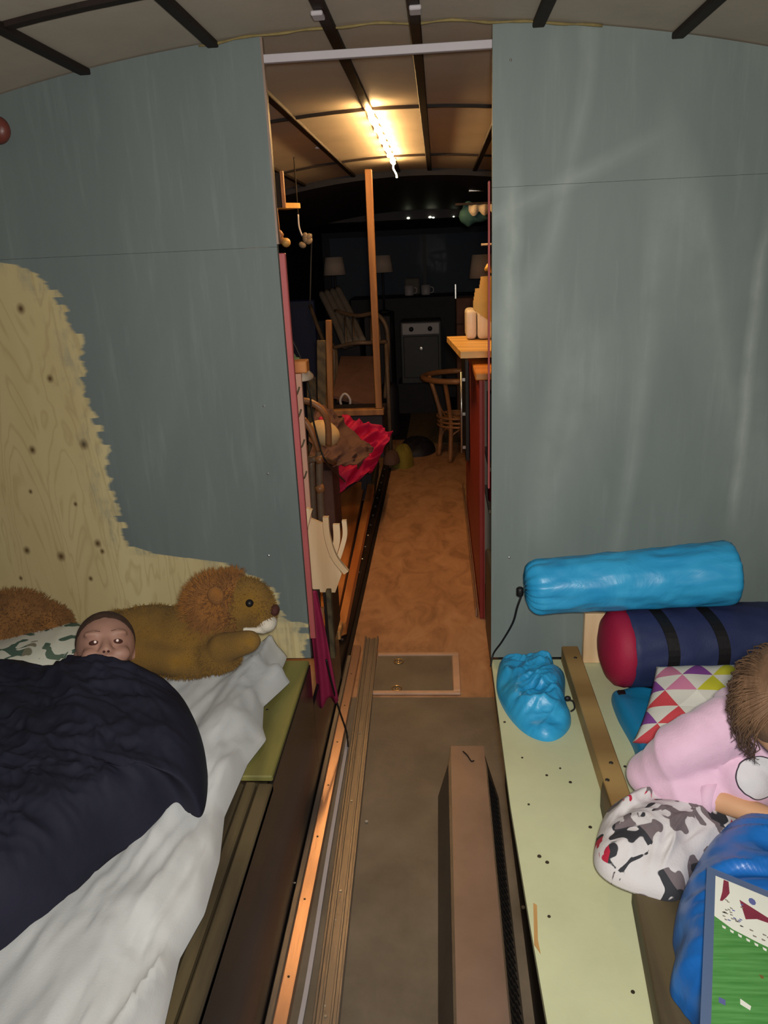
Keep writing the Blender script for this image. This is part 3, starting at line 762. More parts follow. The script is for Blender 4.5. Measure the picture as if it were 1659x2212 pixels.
# black low rail along the left of the walking floor
br = thing('floor_rail', 'dark bolted rail along the left edge of the plywood floor', 'rail', (-.40, 4, 0))
obj('rail_body', box((-.432, 2.46, .001), (-.392, 5.45, .055), bev=.004), 'rib', br)
obj('rail_lip', box((-.390, 2.46, .001), (-.376, 5.45, .012), bev=.002), 'rib', br)
b0 = obj('bolt', lathe([(.006, 0), (.006, .004), (.002, .006)], (-.412, 2.7, .055), seg=8), 'steel', br)
for k in range(1, 16): piece(b0, 'bolt', (0, k * .17, 0))
tag(obj('rag', mound([(-.43, 5.40), (-.36, 5.36), (-.31, 5.45), (-.34, 5.58), (-.42, 5.56)], .056, .08, 2.5, lambda x, y: .01 * fold(x, y, 20)), 'brownblk', None, True), 'grey-brown rag bunched on the far end of the dark rail', 'rag')

# grit on the floor
for k, (px, py) in enumerate(((792, 1776), (838, 1164), (873, 1265), (955, 1300), (1007, 1825), (610, 1908), (637, 1908), (725, 1988), (702, 2174))):
    z = .001 if px > 745 else (.012 if px > 700 else .001); p = W(px, py, z=z)
    if px < 660: p = W(px, py, z=.032); 
    sz = .0055 if px == 792 else .0028
    if px == 1007: continue
    lb = {792: 'largest pale crumb on the grey floor left of the heater cover', 838: 'crumb on the far plywood joint', 873: 'crumb at the left of the plywood floor', 955: 'crumb in the middle of the plywood floor, above the hatch', 610: 'left crumb of the pair beside the copper strip', 637: 'right crumb of the pair beside the copper strip', 725: 'crumb on the grey channel, upper one', 702: 'crumb on the grey channel, nearest the camera'}[px]
    bmx = ell((p[0], p[1], p[2] + sz * .6), (sz, sz * .8, sz * .6), sub=1)
    tag(obj('crumb', bmx, 'crumb'), lb, 'crumb', 'crumbs on the floor')

# thin black rod / cable leaning over the strips
tag(obj('black_cable', tube([W(705, 1425, y=1.96), W(714, 1466, y=1.98), W(730, 1525, y=2.02), W(748, 1580, z=.05), W(752, 1612, z=.03)], .0032, None, 8, 6), 'black', None, True), 'thin black cable hanging over the metal strips by the left jamb', 'cable')

# magenta cloth hanging from the jamb
bm = B(); NU, NV = 24, 40; g = []
for j in range(NV + 1):
    t_ = j / NV; pl_ = W(664 + 20 * t_, 1280 + 245 * t_, y=2.0); pr_ = W(684 + 46 * t_, 1280 + 225 * t_, y=2.0)
    row = []
    for i in range(NU + 1):
        u = i / NU; q = pl_.lerp(pr_, u)
        q[1] = 2.01 + .006 * sin(u * 10 + t_ * 2) * (.4 + t_) + .004 * sin(u * 4 - t_ * 6)
        q[2] -= (.02 * (.5 + .5 * sin(u * 9)) if j == NV else 0)
        row.append(bm.verts.new(q))
    g.append(row)
for j in range(NV):
    for i in range(NU): bm.faces.new((g[j][i], g[j][i + 1], g[j + 1][i + 1], g[j + 1][i]))
ge = bmesh.ops.extrude_face_region(bm, geom=bm.faces[:])
bmesh.ops.translate(bm, vec=(0, .003, 0), verts=[q for q in ge['geom'] if isinstance(q, bmesh.types.BMVert)])
tag(obj('hanging_cloth', bm, 'magenta', None, True), 'narrow magenta cloth hanging at the foot of the left jamb', 'cloth')

# ================================================================== RIGHT BENCH
rb = thing('bench_platform', 'raised platform on the right with a cream painted board top and dark riser', 'bench', (.55, .8, 0))
obj('top_board', prism([(.127, -.9), (XR - .003, -.9), (XR - .003, 1.895), (.127, 1.895), (.127, 1.30), (.134, 1.0), (.140, .8)], .405, .420), 'cream', rb)
obj('riser_panel', box((.168, -.9, 0), (.178, 1.895, .405)), 'rib', rb)
obj('riser_lip', box((.150, -.9, .385), (.166, 1.895, .404)), 'rib', rb)
obj('support_frame', box((.2, -.85, 0), (.24, 1.88, .404)), 'brownwood', rb)
obj('support_frame', box((.9, -.85, 0), (.94, 1.88, .404)), 'brownwood', rb)
for px, py in ((1128, 1637), (1210, 1660), (1181, 1675), (1142, 1738), (1232, 1690), (1165, 1850), (1182, 1863), (1275, 1787), (1186, 1980), (1367, 2143), (1350, 1656), (1283, 1570), (1130, 1960), (1090, 1560)):
    p = W(px, py, z=.420); s = random.Random(px).uniform(.6, 1.1)
    obj('screw', lathe([(.0042 * s, 0), (.0036 * s, .0012), (.001, .0012)], (p[0], p[1], .4201), seg=8), 'screw', rb)
obj('splinter', prism([W(a, b, z=.4215)[:2] for a, b in ((1152, 1950), (1160, 1955), (1162, 2030), (1168, 2060), (1154, 2040))], .4202, .4215), 'pine', rb, label='torn raw wood patch at the edge')

be = thing('timber_beam', 'square pine batten lying lengthwise on the cream board', 'beam', (.34, 1.5, .42))
obj('beam_body', box((.318, 1.03, .4205), (.362, 1.885, .468), bev=.0025), 'beam', be)
obj('wedge_block', prism([(.300, 1.17), (.3175, 1.15), (.3175, 1.33), (.308, 1.30)], .4205, .458), 'brownwood', be)
for px, py in ((1243, 1421), (1320, 1648), (1312, 1685)):
    p = W(px, py, z=.468); obj('screw', lathe([(.005, 0), (.004, .0015)], (p[0], p[1], .4681), seg=8), 'screw', be)
tag(obj('short_batten', bar((.362, 1.05, .445), (.292, .30, .445), .10, .045, bev=.003), 'brownwood'), 'wider brown batten running under the white printed cloth toward the front', 'beam')
bpos = W(1272, 1412, y=1.88)
tag(obj('offcut_block', box((.375, 1.872, .421), (.43, 1.896, .57), bev=.002), 'palewood'), 'pale upright wooden offcut standing behind the red end of the navy roll', 'wood block')

# rolled sleeping mat (sky blue, with drawstring)
A_, Bb = V((.205, 1.80, .682)), V((.725, 1.805, .716)); ax = (Bb - A_).normalized()
mr = thing('rolled_mat', 'long sky-blue rolled sleeping mat in its bag lying on the navy roll', 'sleeping mat', A_)
def roll_mesh(A_, Bb, r0, r1, gather=True, seed=1, amp=.004, nl=70, ns=64):
    bm = B(); d = (Bb - A_); L = d.length; d.normalize(); s = d.cross(V((0, 0, 1))).normalized(); u = s.cross(d)
    rings = []
    for i in range(nl + 1):
        t = i / nl; r = r0 + (r1 - r0) * t; ex_ = t * L
        if gather:
            if t < .08: r *= .35 + .65 * math.sqrt(max(0, 1 - (1 - t / .08) ** 2))
        else:
            if t < .06: r *= .55 + .45 * math.sqrt(max(0, 1 - (1 - t / .06) ** 2))
        if t > .96: r *= .72 + .28 * math.sqrt(max(0, 1 - ((t - .96) / .04) ** 2))
        ring = []
        for k in range(ns):
            a = 2 * pi * k / ns
            n_ = noise.noise(V((cos(a) * 2.2 + seed, sin(a) * 2.2, ex_ * 9 + seed)))
            w = amp * (1 - abs(n_) * 2) + amp * .6 * noise.noise(V((cos(a) * 6, sin(a) * 6 + seed, ex_ * 25)))
            if gather and t < .16: w += .006 * (1 - t / .16) * sin(a * 17 + 2 * sin(a * 3))
            ring.append(bm.verts.new(A_ + d * ex_ + (s * cos(a) + u * sin(a)) * (r + w)))
        rings.append(ring)
    for a, b in zip(rings, rings[1:]):
        for k in range(ns): bm.faces.new((a[k], a[(k + 1) % ns], b[(k + 1) % ns], b[k]))
    ca = bm.verts.new(A_ + d * .006); cb = bm.verts.new(Bb)
    for k in range(ns): bm.faces.new((ca, rings[0][(k + 1) % ns], rings[0][k])); bm.faces.new((cb, rings[-1][k], rings[-1][(k + 1) % ns]))
    return bm
obj('mat_cover', roll_mesh(A_, Bb, .066, .079, True, 2, .004), 'cyan', mr, True)
p = W(1130, 1278, y=1.80)
tg = obj('cord_toggle', lathe([(.006, -.012), (.009, -.009), (.009, .009), (.006, .012)], (p[0] - .008, p[1], p[2]), seg=12), 'black', mr, True)
obj('drawstring', tube([p, W(1118, 1310, y=1.80), W(1108, 1345, y=1.83), W(1085, 1385, y=1.86), W(1066, 1412, y=1.88), W(1060, 1440, y=1.86)], .0026, None, 8, 6), 'black', mr, True)

# navy roll with crimson end
A2, B2 = V((.405, 1.765, .527)), V((.855, 1.80, .527))
nr = thing('rolled_sleeping_bag', 'navy rolled sleeping bag with a crimson end and black straps', 'sleeping bag', A2)
obj('roll_body', roll_mesh(A2 + V((.035, 0, 0)), B2, .1005, .098, False, 5, .003), 'navyroll', nr, True)
bm = lathe([(.0985, -.045), (.1, -.02), (.094, .0), (.078, .014), (.05, .024), (.02, .028), (.001, .029)], A2 + V((.02, 0, 0)), seg=48, axis=(A2 - B2).normalized())
obj('end_cap', bm, 'crimson', nr, True, 'crimson round end')
dA = (B2 - A2).normalized(); sA = dA.cross(V((0, 0, 1))).normalized(); uA = sA.cross(dA)
for t0_, slack in ((.13, .010), (.25, .012)):
    bm = B(); N = 48; rg = []
    for k in range(N):
        a = 2 * pi * k / N
        for_ = .1045 + .003 * sin(a * 3); c_ = A2 + dA * (t0_ + slack * sin(a * 2 + 1)) + (sA * cos(a) + uA * sin(a)) * for_
        rn = (sA * cos(a) + uA * sin(a))
        rg.append([bm.verts.new(c_ + dA * q + rn * h) for q, h in ((-.014, 0), (.014, 0), (.014, .003), (-.014, .003))])
    for k in range(N):
        a, b = rg[k], rg[(k + 1) % N]
        for e in range(4): bm.faces.new((a[e], a[(e + 1) % 4], b[(e + 1) % 4], b[e]))
    obj('strap', bm, 'black', nr)
obj('buckle', box((.425, 1.665, .440), (.445, 1.69, .452), bev=.003), 'black', nr)

# crumpled stuff sack
ss = thing('stuff_sack', 'crumpled empty sky-blue stuff sack near the partition corner', 'bag', (.21, 1.75, .42))
so = [W(*q, z=.46)[:2] for q in ((1062, 1455), (1085, 1400), (1125, 1366), (1165, 1370), (1192, 1400), (1203, 1442), (1221, 1440), (1222, 1490), (1235, 1530), (1215, 1560), (1178, 1570), (1130, 1550), (1090, 1505))]
so = [(max(a, .131), b if b < 1.885 else 1.885) for a, b in so]
obj('sack_body', mound(so, .421, .050, 3.0, lambda x, y: .044 * fold(x, y, 10, .9, 1.5, 21) + .013 * fold(x, y, 24, 2.2, 3, 4) + .004 * fold(x, y, 60, 1.2, 3, 9), rings=70, n=12), 'cyan', ss, True)
p = W(1226, 1512, z=.46)
obj('cord_toggle', ell(p + V((0, 0, .004)), (.008, .006, .007)), 'black', ss, True)
obj('drawstring', tube([p, p + V((.012, -.005, .0)), p + V((.014, -.02, -.01)), p + V((.004, -.026, -.015))], .002, None, 6, 5), 'black', ss, True)

# flat sky-blue bag under the cushion
tag(obj('flat_bag', mound([W(*q, z=.45)[:2] for q in ((1322, 1486), (1345, 1478), (1400, 1472), (1450, 1500), (1490, 1600), (1440, 1660), (1392, 1650), (1368, 1590), (1335, 1530))], .421, .035, 5,
    lambda x, y: .008 * fold(x, y, 8, 1.2, 5, 3), rings=30), 'cyanflat', None, True), 'flat sky-blue fabric bag partly under the triangle cushion', 'bag')

# triangle cushion
c00, c10, c11, c01 = V((.405, 1.415, .455)), V((.73, 1.345, .47)), V((.84, 1.60, .565)), V((.51, 1.675, .565))
c00, c01, c11 = W(1366, 1604, z=.45), W(1418, 1440, z=.56), W(1660, 1432, z=.565)
nrm = (c10 - c00).cross(c01 - c00).normalized()
if nrm[2] < 0: nrm = -nrm
bm = B(); uvl = bm.loops.layers.uv.new('UVMap'); N = 36; lay = {}
for sgn in (1, -1):
    for i in range(N + 1):
        for j in range(N + 1):
            edge_ = i in (0, N) or j in (0, N)
            if edge_ and sgn == -1: lay[(sgn, i, j)] = lay[(1, i, j)]; continue
            u, v = i / N, j / N; a, b = 2 * u - 1, 2 * v - 1
            k = .045 * (1 - a * a) * (1 - b * b)
            uu = .5 + .5 * a * (1 - k * 0) * (1 - .05 * (1 - b * b)); vv = .5 + .5 * b * (1 - .05 * (1 - a * a))
            p = c00 * (1 - uu) * (1 - vv) + c10 * uu * (1 - vv) + c11 * uu * vv + c01 * (1 - uu) * vv
            th = .050 * (max(0, 1 - abs(a) ** 2.6) * max(0, 1 - abs(b) ** 2.6)) ** .5
            th += .004 * noise.noise(V((u * 5, v * 5, 1))) * (0 if edge_ else 1)
            lay[(sgn, i, j)] = bm.verts.new(p + nrm * th * sgn)
for sgn in (1, -1):
    for i in range(N):
        for j in range(N):
            q = [(i, j), (i + 1, j), (i + 1, j + 1), (i, j + 1)]
            try: f = bm.faces.new([lay[(sgn,) + a] for a in q])
            except ValueError: continue
            for lp, (a, b) in zip(f.loops, q): lp[uvl].uv = (a / N, b / N)
cush = obj('cushion', bm, 'tri', None, True)
tag(cush, 'white cushion printed with pink, red, purple and lime triangles', 'cushion')

# white blanket with festive print
bo_ = [W(*q, z=.45)[:2] for q in ((1288, 1830), (1310, 1778), (1350, 1752), (1400, 1742), (1480, 1745), (1590, 1755), (1640, 1790), (1600, 1850), (1510, 1900), (1465, 1962), (1400, 1955), (1320, 1925), (1283, 1885))]
tag(obj('printed_blanket', mound(bo_, .469, .055, 3, lambda x, y: .028 * fold(x, y, 9, R(-50), 2.5, 8) + .012 * fold(x, y, 22, R(-40), 2, 3), rings=44), 'print', None, True),
    'white fleece blanket with red, grey and black print bunched over the batten', 'blanket')

# royal blue satin bag
bb = [W(*q, z=.50)[:2] for q in ((1468, 1935), (1500, 1868), (1545, 1808), (1600, 1778), (1680, 1790), (1800, 1850))] + [(.80, .95), (.78, .55), (.50, .50), (.33, .60)] + \
     [W(*q, z=.50)[:2] for q in ((1515, 2212), (1478, 2150), (1450, 2105), (1462, 2040), (1456, 1995))]
sbag = thing('satin_bag', 'royal blue satin bag lying in front of the girl, holding a clear sleeve', 'bag', (.5, .85, .42))
obj('bag_body', mound(bb, .47, .115, 4.5, lambda x, y: .030 * fold(x, y, 8, R(75), 2.5, 14) + .014 * fold(x, y, 19, R(60), 3, 3), rings=80, n=8, centre=(.52, .86)), 'bluesat', sbag, True)
# laminated drawing
o0 = W(1527, 1872, z=.615); dx_ = (W(1639, 1918, z=.615) - o0).normalized(); dy_ = V((0, 0, 1)).cross(dx_) * -1
o1 = W(1512, 2212, z=.615); dy_ = (o1 - o0).normalized()
SW, SH = .225, .31
def LPt(u, v, h=0): return o0 + dx_ * u * SW + dy_ * v * SH + V((0, 0, h))
lam = thing('drawing_sleeve', 'clear plastic sleeve holding a white and green child\'s drawing', 'folder', o0)
obj('sleeve', slab([LPt(0, 0), LPt(0, 1), LPt(1, 1), LPt(1, 0)], .0015), 'sleeve', lam)
M['paper'] = mat('paper', (222, 222, 212), .6, var=.03, bst=0)
t = NT('crayon_green'); t.col(t.ramp(t.noise(t.mp((2, 30, 1), rot=(0, 0, -.3)), 6, 4), [(.3, lin((58, 120, 52))), (.7, lin((92, 152, 84)))])); t.b.inputs['Roughness'].default_value = .6; M['crayon'] = t.m
M['maroon'] = mat('maroon_crayon', (128, 48, 66), .6, var=.15, vs=40, bst=0)
M['bluepen'] = mat('blue_crayon', (92, 98, 150), .6, bst=0)
M['greypen'] = mat('grey_pen', (124, 118, 110), .6, bst=0)
up = .0018
dr = obj('paper', slab([LPt(.055, .045, up), LPt(.055, .97, up), LPt(.95, .97, up), LPt(.95, .045, up)], .0006), 'paper', lam)
up += .0009
def ink(pts, m, h=0): obj('drawn_shape', slab([LPt(a, b, up + h) for a, b in pts], .0003), m, lam)
GV = .325
ink([(.055, GV - .03), (.055, .97), (.95, .97), (.95, GV), (.6, GV + .02), (.3, GV + .01), (.16, GV)], 'crayon')
ink([(.105, .05), (.098, .13), (.085, .19), (.10, .185), (.125, .15), (.142, .12), (.135, .05)], 'maroon')
ink([(.20, .135), (.235, .235), (.30, .205), (.36, .20), (.50, .215), (.62, .20), (.62, .15), (.50, .16), (.36, .17)], 'maroon')
ink([(.275 + .022 * cos(a), .112 + .020 * sin(a)) for a in [i * pi / 4 for i in range(8)]], 'bluepen')
for k in range(26):
    rnd = random.Random(k); a, b = rnd.uniform(.085, .21), rnd.uniform(.155, .29)
    ink([(a, b), (a + .002, b + .007), (a + .016, b + .005), (a + .018, b + .001)], 'greypen' if k % 5 else 'bluepen', .0004)
for k in range(14):
    rnd = random.Random(k + 50); a, b = rnd.uniform(.24, .6), rnd.uniform(.24, .31)
    ink([(a, b), (a + .002, b + .008), (a + .02, b + .006), (a + .022, b + .001)], 'greypen', .0004)
for k in range(6):
    a, b = .10 + .045 * k, GV + .004 + .004 * k
    ink([(a, b), (a + .003, b + .012), (a + .02, b + .014), (a + .022, b + .002)], 'paper', .0004)
ink([(.30, .50), (.31, .515), (.325, .51), (.322, .497)], 'brass', .0004)
ink([(.20, .66), (.20, .685), (.25, .69), (.255, .67)], 'paper', .0004)
ink([(.09, .70), (.09, .725), (.125, .725), (.125, .70)], 'bluepen', .0004)

# ---- girl in pink
gr = thing('person', 'child with light brown hair in a pink fleece leaning over the right bench', 'person', (.66, 1.22, .42))
gh = W(1722, 1530, z=.80)
GN = V((-.35, -.62, -.62)).normalized(); GR = V((0, 0, 1)).cross(GN).normalized(); GU = GN.cross(GR).normalized()
GM = Matrix((GR, GU, GN)).transposed()
def G(r, u, n): return gh + GR * r + GU * u + GN * n
sh = W(1585, 1560, z=.665); el = W(1412, 1672, z=.525); cu = W(1535, 1722, z=.535); wr_ = W(1668, 1768, z=.545)
body = [('e', G(0, 0, 0), (.074, .092, .084), GM), ('e', G(0, -.04, .02), (.05, .05, .05), GM), ('c', G(0, .0, .078), .009, G(0, -.02, .09), .010),
        ('e', G(-.074, -.01, 0), (.01, .02, .014), GM), ('e', G(.074, -.01, 0), (.01, .02, .014), GM),
        ('c', G(0, -.04, -.03), .036, (.60, 1.24, .70), .042), ('c', (.60, 1.26, .66), .08, (.68, 1.34, .50), .085),
        ('c', (sh[0] + .02, sh[1] + .02, sh[2]), .036, el, .028), ('c', el, .028, cu, .0245), ('c', cu, .0235, wr_, .0185)]
hd = (wr_ - cu).normalized(); hs = hd.cross(V((0, 0, 1))).normalized()
palm = wr_ + hd * .032
body += [('e', palm, (.030, .026, .013), Matrix((hd, hs, hd.cross(hs))).transposed()), ('e', palm + hd * .02, (.018, .024, .011), Matrix((hd, hs, hd.cross(hs))).transposed())]
for k, (o_, L_) in enumerate(((-.018, .036), (-.006, .042), (.006, .040), (.017, .032))):
    a = palm + hd * .03 + hs * o_; b = a + hd * L_ * .55 + V((0, 0, .004)); c_ = b + hd * L_ * .4 + V((0, 0, -.012))
    body += [('c', a, .0065, b, .006), ('c', b, .006, c_, .005)]
a = palm - hs * .022 - hd * .005
body += [('c', a, .008, a + hd * .02 - hs * .016, .007), ('c', a + hd * .02 - hs * .016, .007, a + hd * .036 - hs * .018, .0055)]
# other arm and legs
body += [('c', (.72, 1.22, .67), .036, (.80, 1.10, .56), .028), ('c', (.80, 1.10, .56), .027, (.70, 1.02, .60), .02), ('e', (.68, 1.0, .60), (.03, .026, .016)),
         ('c', (.66, 1.34, .505), .06, (.50, 1.22, .478), .042), ('c', (.50, 1.22, .47), .042, (.62, 1.13, .46), .032), ('c', (.74, 1.36, .505), .06, (.86, 1.18, .478), .042)]
organic('body', body, 'skin2', gr, .0055, 4)
organic('sweater', [('e', W(1592, 1555, z=.665) + V((.02, .01, 0)), (.060, .062, .055)), ('c', W(1590, 1562, z=.66), .050, (.66, 1.26, .69), .055), ('c', (.59, 1.25, .64), .088, (.66, 1.32, .50), .105),
                    ('c', (.54, 1.20, .57), .05, (.60, 1.24, .55), .07), ('e', W(1520, 1680, z=.55), .045), ('e', W(1500, 1660, z=.57), .035),
                    ('c', sh, .050, W(1470, 1622, z=.60), .050), ('c', W(1470, 1622, z=.60), .050, el, .047), ('e', el, (.049, .047, .042)),
                    ('c', el, .045, W(1475, 1705, z=.532), .040), ('c', W(1475, 1705, z=.532), .040, cu, .0325),
                    ('c', (.72, 1.23, .67), .055, (.79, 1.12, .57), .048), ('c', (.79, 1.12, .57), .045, (.735, 1.055, .59), .036)], 'pink', gr, .0055, 8, 'pink fleece sweater')
dcu = (wr_ - cu).normalized()
obj('cuff', tube([cu - dcu * .012, cu + dcu * .012], .033, None, 24, 1), 'pink', gr, True)
swt = [o_ for o_ in gr.children if o_.name.startswith('sweater')][0]
def wrinkle(o, amp, sc, ang=.6, st=2.5, seed=1, plane=(0, 1)):
    vs = [(v.co.copy(), v.normal.copy()) for v in o.data.vertices]
    for v, (c, n) in zip(o.data.vertices, vs):
        v.co = c + n * amp * (fold(c[plane[0]] + c[2] * .5, c[plane[1]] - c[2] * .5, sc, ang, st, seed))
wrinkle(swt, .012, 11, .5, 2.2, 3)
# plain white printed patch on the chest of the fleece: found on its surface, coloured in the cloth
r0_ = (W(1640, 1682, z=.5) - V((0, 0, EYE))).normalized()
hit, loc_, _, _ = swt.ray_cast(V((0, 0, EYE)) - V(gr.location), r0_)
if hit:
    t = NT('pink_fleece_with_patch'); t.b.inputs['Roughness'].default_value = .9; t.b.inputs['Sheen Weight'].default_value = .3
    dv = t.n('VectorMath', {0: t.tc.outputs['Object'], 1: tuple(loc_)}, operation='DISTANCE').outputs['Value']
    dv = t.math('ADD', dv, t.math('MULTIPLY', t.noise(t.mp(), 22, 2), .012))
    pc_ = t.ramp(t.noise(t.mp(), 8, 4), [(.3, lin((212, 172, 196))), (.7, lin((228, 190, 212)))])
    c_ = t.mix(t.math('LESS_THAN', dv, .0445), pc_, lin((60, 50, 62)))
    t.col(t.mix(t.math('LESS_THAN', dv, .042), c_, lin((212, 208, 212))))
    t.bump(t.noise(t.mp(), 220, 3), .2, .004)
    swt.data.materials.clear(); swt.data.materials.append(t.m); M['pink_patch'] = t.m
organic('trousers', [('c', (.66, 1.34, .505), .070, (.50, 1.22, .482), .050), ('c', (.50, 1.22, .472), .048, (.58, 1.15, .468), .040), ('c', (.74, 1.36, .505), .07, (.86, 1.18, .482), .05), ('e', W(1435, 1738, z=.47) + V((.01, .01, 0)), (.035, .03, .03))], 'denim', gr, .007, 5)
organic('hair', [('e', G(0, .016, -.012), (.088, .098, .092), GM), ('e', G(-.062, -.03, -.005), (.032, .075, .055), GM), ('e', G(-.055, -.085, .0), (.026, .055, .04), GM), ('e', G(.06, -.03, -.005), (.032, .075, .055), GM)], 'hair2', gr, .006, 5, 'light brown tousled hair')
bm = B(); rnd = random.Random(9)
for k in range(520):
    a = rnd.uniform(-2.6, 2.6); st_ = G(.02 * sin(a), .09, -.03)
    def q_(f, rad): return G(-sin(a) * .088 * rad, .105 - .20 * f ** 1.4, -cos(a) * .09 * rad + .0)
    pts = [q_(f, (math.sin(min(1, f * 2.2) * pi / 2) * rnd.uniform(.99, 1.10))) + V((rnd.gauss(0, .003) + .005 * sin(f * 13 + k % 7), rnd.gauss(0, .003), rnd.gauss(0, .002))) for f in (0.05, .25, .45, .65, .85, 1.0)]
    tube(pts, lambda t: .0016 * (1 - .7 * t), bm, 4, 2)
obj('hair_locks', bm, 'hair2', gr, True, kind='stuff')

# ================================================================== BEYOND THE PARTITION
# LED tape light
ld = thing('strip_light', 'glowing warm strip light fixed along a ceiling rib beyond the partition', 'light', (-.225, 3.5, 1.95))
P_ = [V((-.222 + .006 * sin(k * 1.3), 2.76 + k * .0525, arch(-.22) - .022 - .004 * (k % 3))) for k in range(31)]
obj('tape', tube(P_, .0055, None, 8, 3), 'led', ld, True)
P_ = [V((-.212 + .006 * sin(k * 1.7 + 1), 2.80 + k * .0525, arch(-.22) - .026 + .004 * (k % 2))) for k in range(29)]
obj('tape', tube(P_, .0045, None, 8, 3), 'led', ld, True)
obj('loose_end', tube([(-.222, 4.33, 1.955), (-.226, 4.38, 1.94), (-.215, 4.42, 1.92), (-.212, 4.43, 1.90)], .004, None, 6, 4), 'led', ld, True)

# timber frame
fy = 4.2
fr = thing('timber_frame', 'narrow pine frame with one tall post and one short post', 'frame', (-.48, fy, .66))
obj('post', bar((-.345, fy, .70), (-.345, fy, 1.925), .036, .036, bev=.003, up=(0, 1, 0)), 'fpine', fr, label='tall post up to the ceiling')
obj('post', bar((-.618, fy, .70), (-.597, fy, 1.19), .032, .036, bev=.003, up=(0, 1, 0)), 'fpine', fr, label='short post')
obj('bottom_rail', box((-.63, fy - .028, .665), (-.318, fy + .028, .699), bev=.003), 'fpine', fr)
obj('plywood_box', box((-.64, fy - .02, .42), (-.325, fy + .35, .664), bev=.004), 'dark', fr, label='dark box the frame stands on')
for x_ in (-.63, -.50): obj('leg', box((x_, fy + .30, .135), (x_ + .03, fy + .33, .419)), 'dark', fr)
# other leaning boards left of it
for k, (px0, py0, px1, py1, wd, m_) in enumerate(((694, 735, 684, 880, .045, 'brownwood'), (672, 815, 668, 890, .05, 'brownwood'), (698, 810, 693, 875, .03, 'pine_v'))):
    yy_ = 3.95 + .07 * k; a, b = W(px1, py1 + 60, y=yy_), W(px0, py0, y=yy_)
    lb = ('tallest dark board leaning behind the pine frame', 'short dark board leaning nearest the notched rack', 'slim pale board leaning beside the short post')[k]
    tag(obj('leaning_board', bar((a[0], yy_, .09), b, wd, .02, bev=.002, up=(0, 1, 0)), m_), lb, 'board', 'boards leaning at the left')

# sofa box / case with chrome handle seen through the frame
cb = thing('storage_case', 'dark slanted case with a pale curved handle seen through the pine frame', 'case', (-.6, 4.9, 0))
a = [W(718, 880, y=4.7), W(822, 895, y=4.7), W(810, 775, y=5.4), W(735, 775, y=5.4)]
obj('case_lid', slab([a[0] + V((0, 0, .06)), a[1] + V((0, 0, .02)), a[2], a[3]], .02), 'brownblk', cb)
obj('case_body', prism([(a[0][0], 4.72), (-.46, 4.72), (-.46, 5.3), (a[0][0], 5.3)], .002, .60), 'dark', cb)
h0 = W(738, 880, y=4.68)
obj('handle', tube([h0, h0 + V((-.005, 0, .05)), h0 + V((.025, 0, .085)), h0 + V((.055, 0, .05)), h0 + V((.052, 0, 0))], .008, None, 8, 5), 'offwhite', cb, True, 'pale curved handle')
tag(obj('water_canister', lathe([(.075, 0), (.08, .02), (.08, .42), (.06, .45), (.05, .46)], (W(842, 860, y=6.6)[0], 6.6, .001), seg=24), 'dark', None, True), 'dark grey canister standing right of the pine frame', 'canister')
tag(obj('mustard_cloth', mound([(-.37, 5.50), (-.27, 5.45), (-.21, 5.55), (-.26, 5.64), (-.36, 5.62)], .001, .16, 2.2, lambda x, y: .03 * fold(x, y, 14, 0, 1.5, 2)), 'greencloth', None, True), 'crumpled mustard cloth on the floor at the end of the rail', 'cloth')
tag(obj('floor_rug', box((-.30, 6.2, .001), (.45, 7.5, .012), bev=.004), 'carpet'), 'olive rug on the floor before the stove', 'rug')
tag(obj('dark_jacket', mound([(-.34, 5.85), (-.15, 5.8), (-.05, 5.95), (-.10, 6.15), (-.30, 6.2)], .002, .10, 2.2, lambda x, y: .03 * fold(x, y, 10, 0, 1.5, 6)), 'dark', None, True), 'dark bunched jacket on the plywood floor', 'jacket')

# wicker armchair with striped cushion
wc = thing('wicker_armchair', 'wicker armchair with reclined striped cushions behind the pine frame', 'chair', (-.7, 5.9, .3))
def Q(px, py, y=5.9): return W(px, py, y=y)
obj('arm_rail', tube([Q(725, 672, 6.1), Q(770, 682), Q(810, 678, 5.8), Q(832, 700, 5.75), Q(838, 738, 5.75), Q(836, 800, 5.75), Q(832, 860, 5.75)], .016, None, 8, 5), 'rattdark', wc, True)
obj('arm_rail', tube([Q(670, 660, 6.2), Q(700, 740, 6.0), Q(720, 752, 5.7), Q(722, 850, 5.7)], .016, None, 8, 5), 'rattdark', wc, True)
obj('seat_rail', tube([Q(720, 752, 5.7), Q(760, 742, 5.6), Q(800, 740, 5.6), Q(835, 738, 5.7)], .015, None, 8, 5), 'rattdark', wc, True)
for px in (745, 762, 800, 818): obj('arm_spindle', tube([Q(px, 684, 5.85), Q(px + 3, 742, 5.65)], .007, None, 6, 1), 'rattdark', wc, True)
sl = [Q(688, 635, 6.35), Q(735, 622, 6.35), Q(790, 735, 5.75), Q(740, 750, 5.75)]
for k in range(4):
    a_, b_ = sl[0].lerp(sl[1], (k + .5) / 4), sl[3].lerp(sl[2], (k + .5) / 4)
    obj('cushion_roll', tube([a_, a_.lerp(b_, .5) + V((0, .02, .01)), b_], .026, None, 12, 6), 'greychair', wc, True)
obj('leg', tube([Q(834, 740, 5.7), (Q(834, 740, 5.7)[0], 5.72, .02)], .016, None, 8, 1), 'rattdark', wc, True)
obj('leg', tube([Q(724, 750, 5.7), (Q(724, 750, 5.7)[0], 5.72, .02)], .016, None, 8, 1), 'rattdark', wc, True)

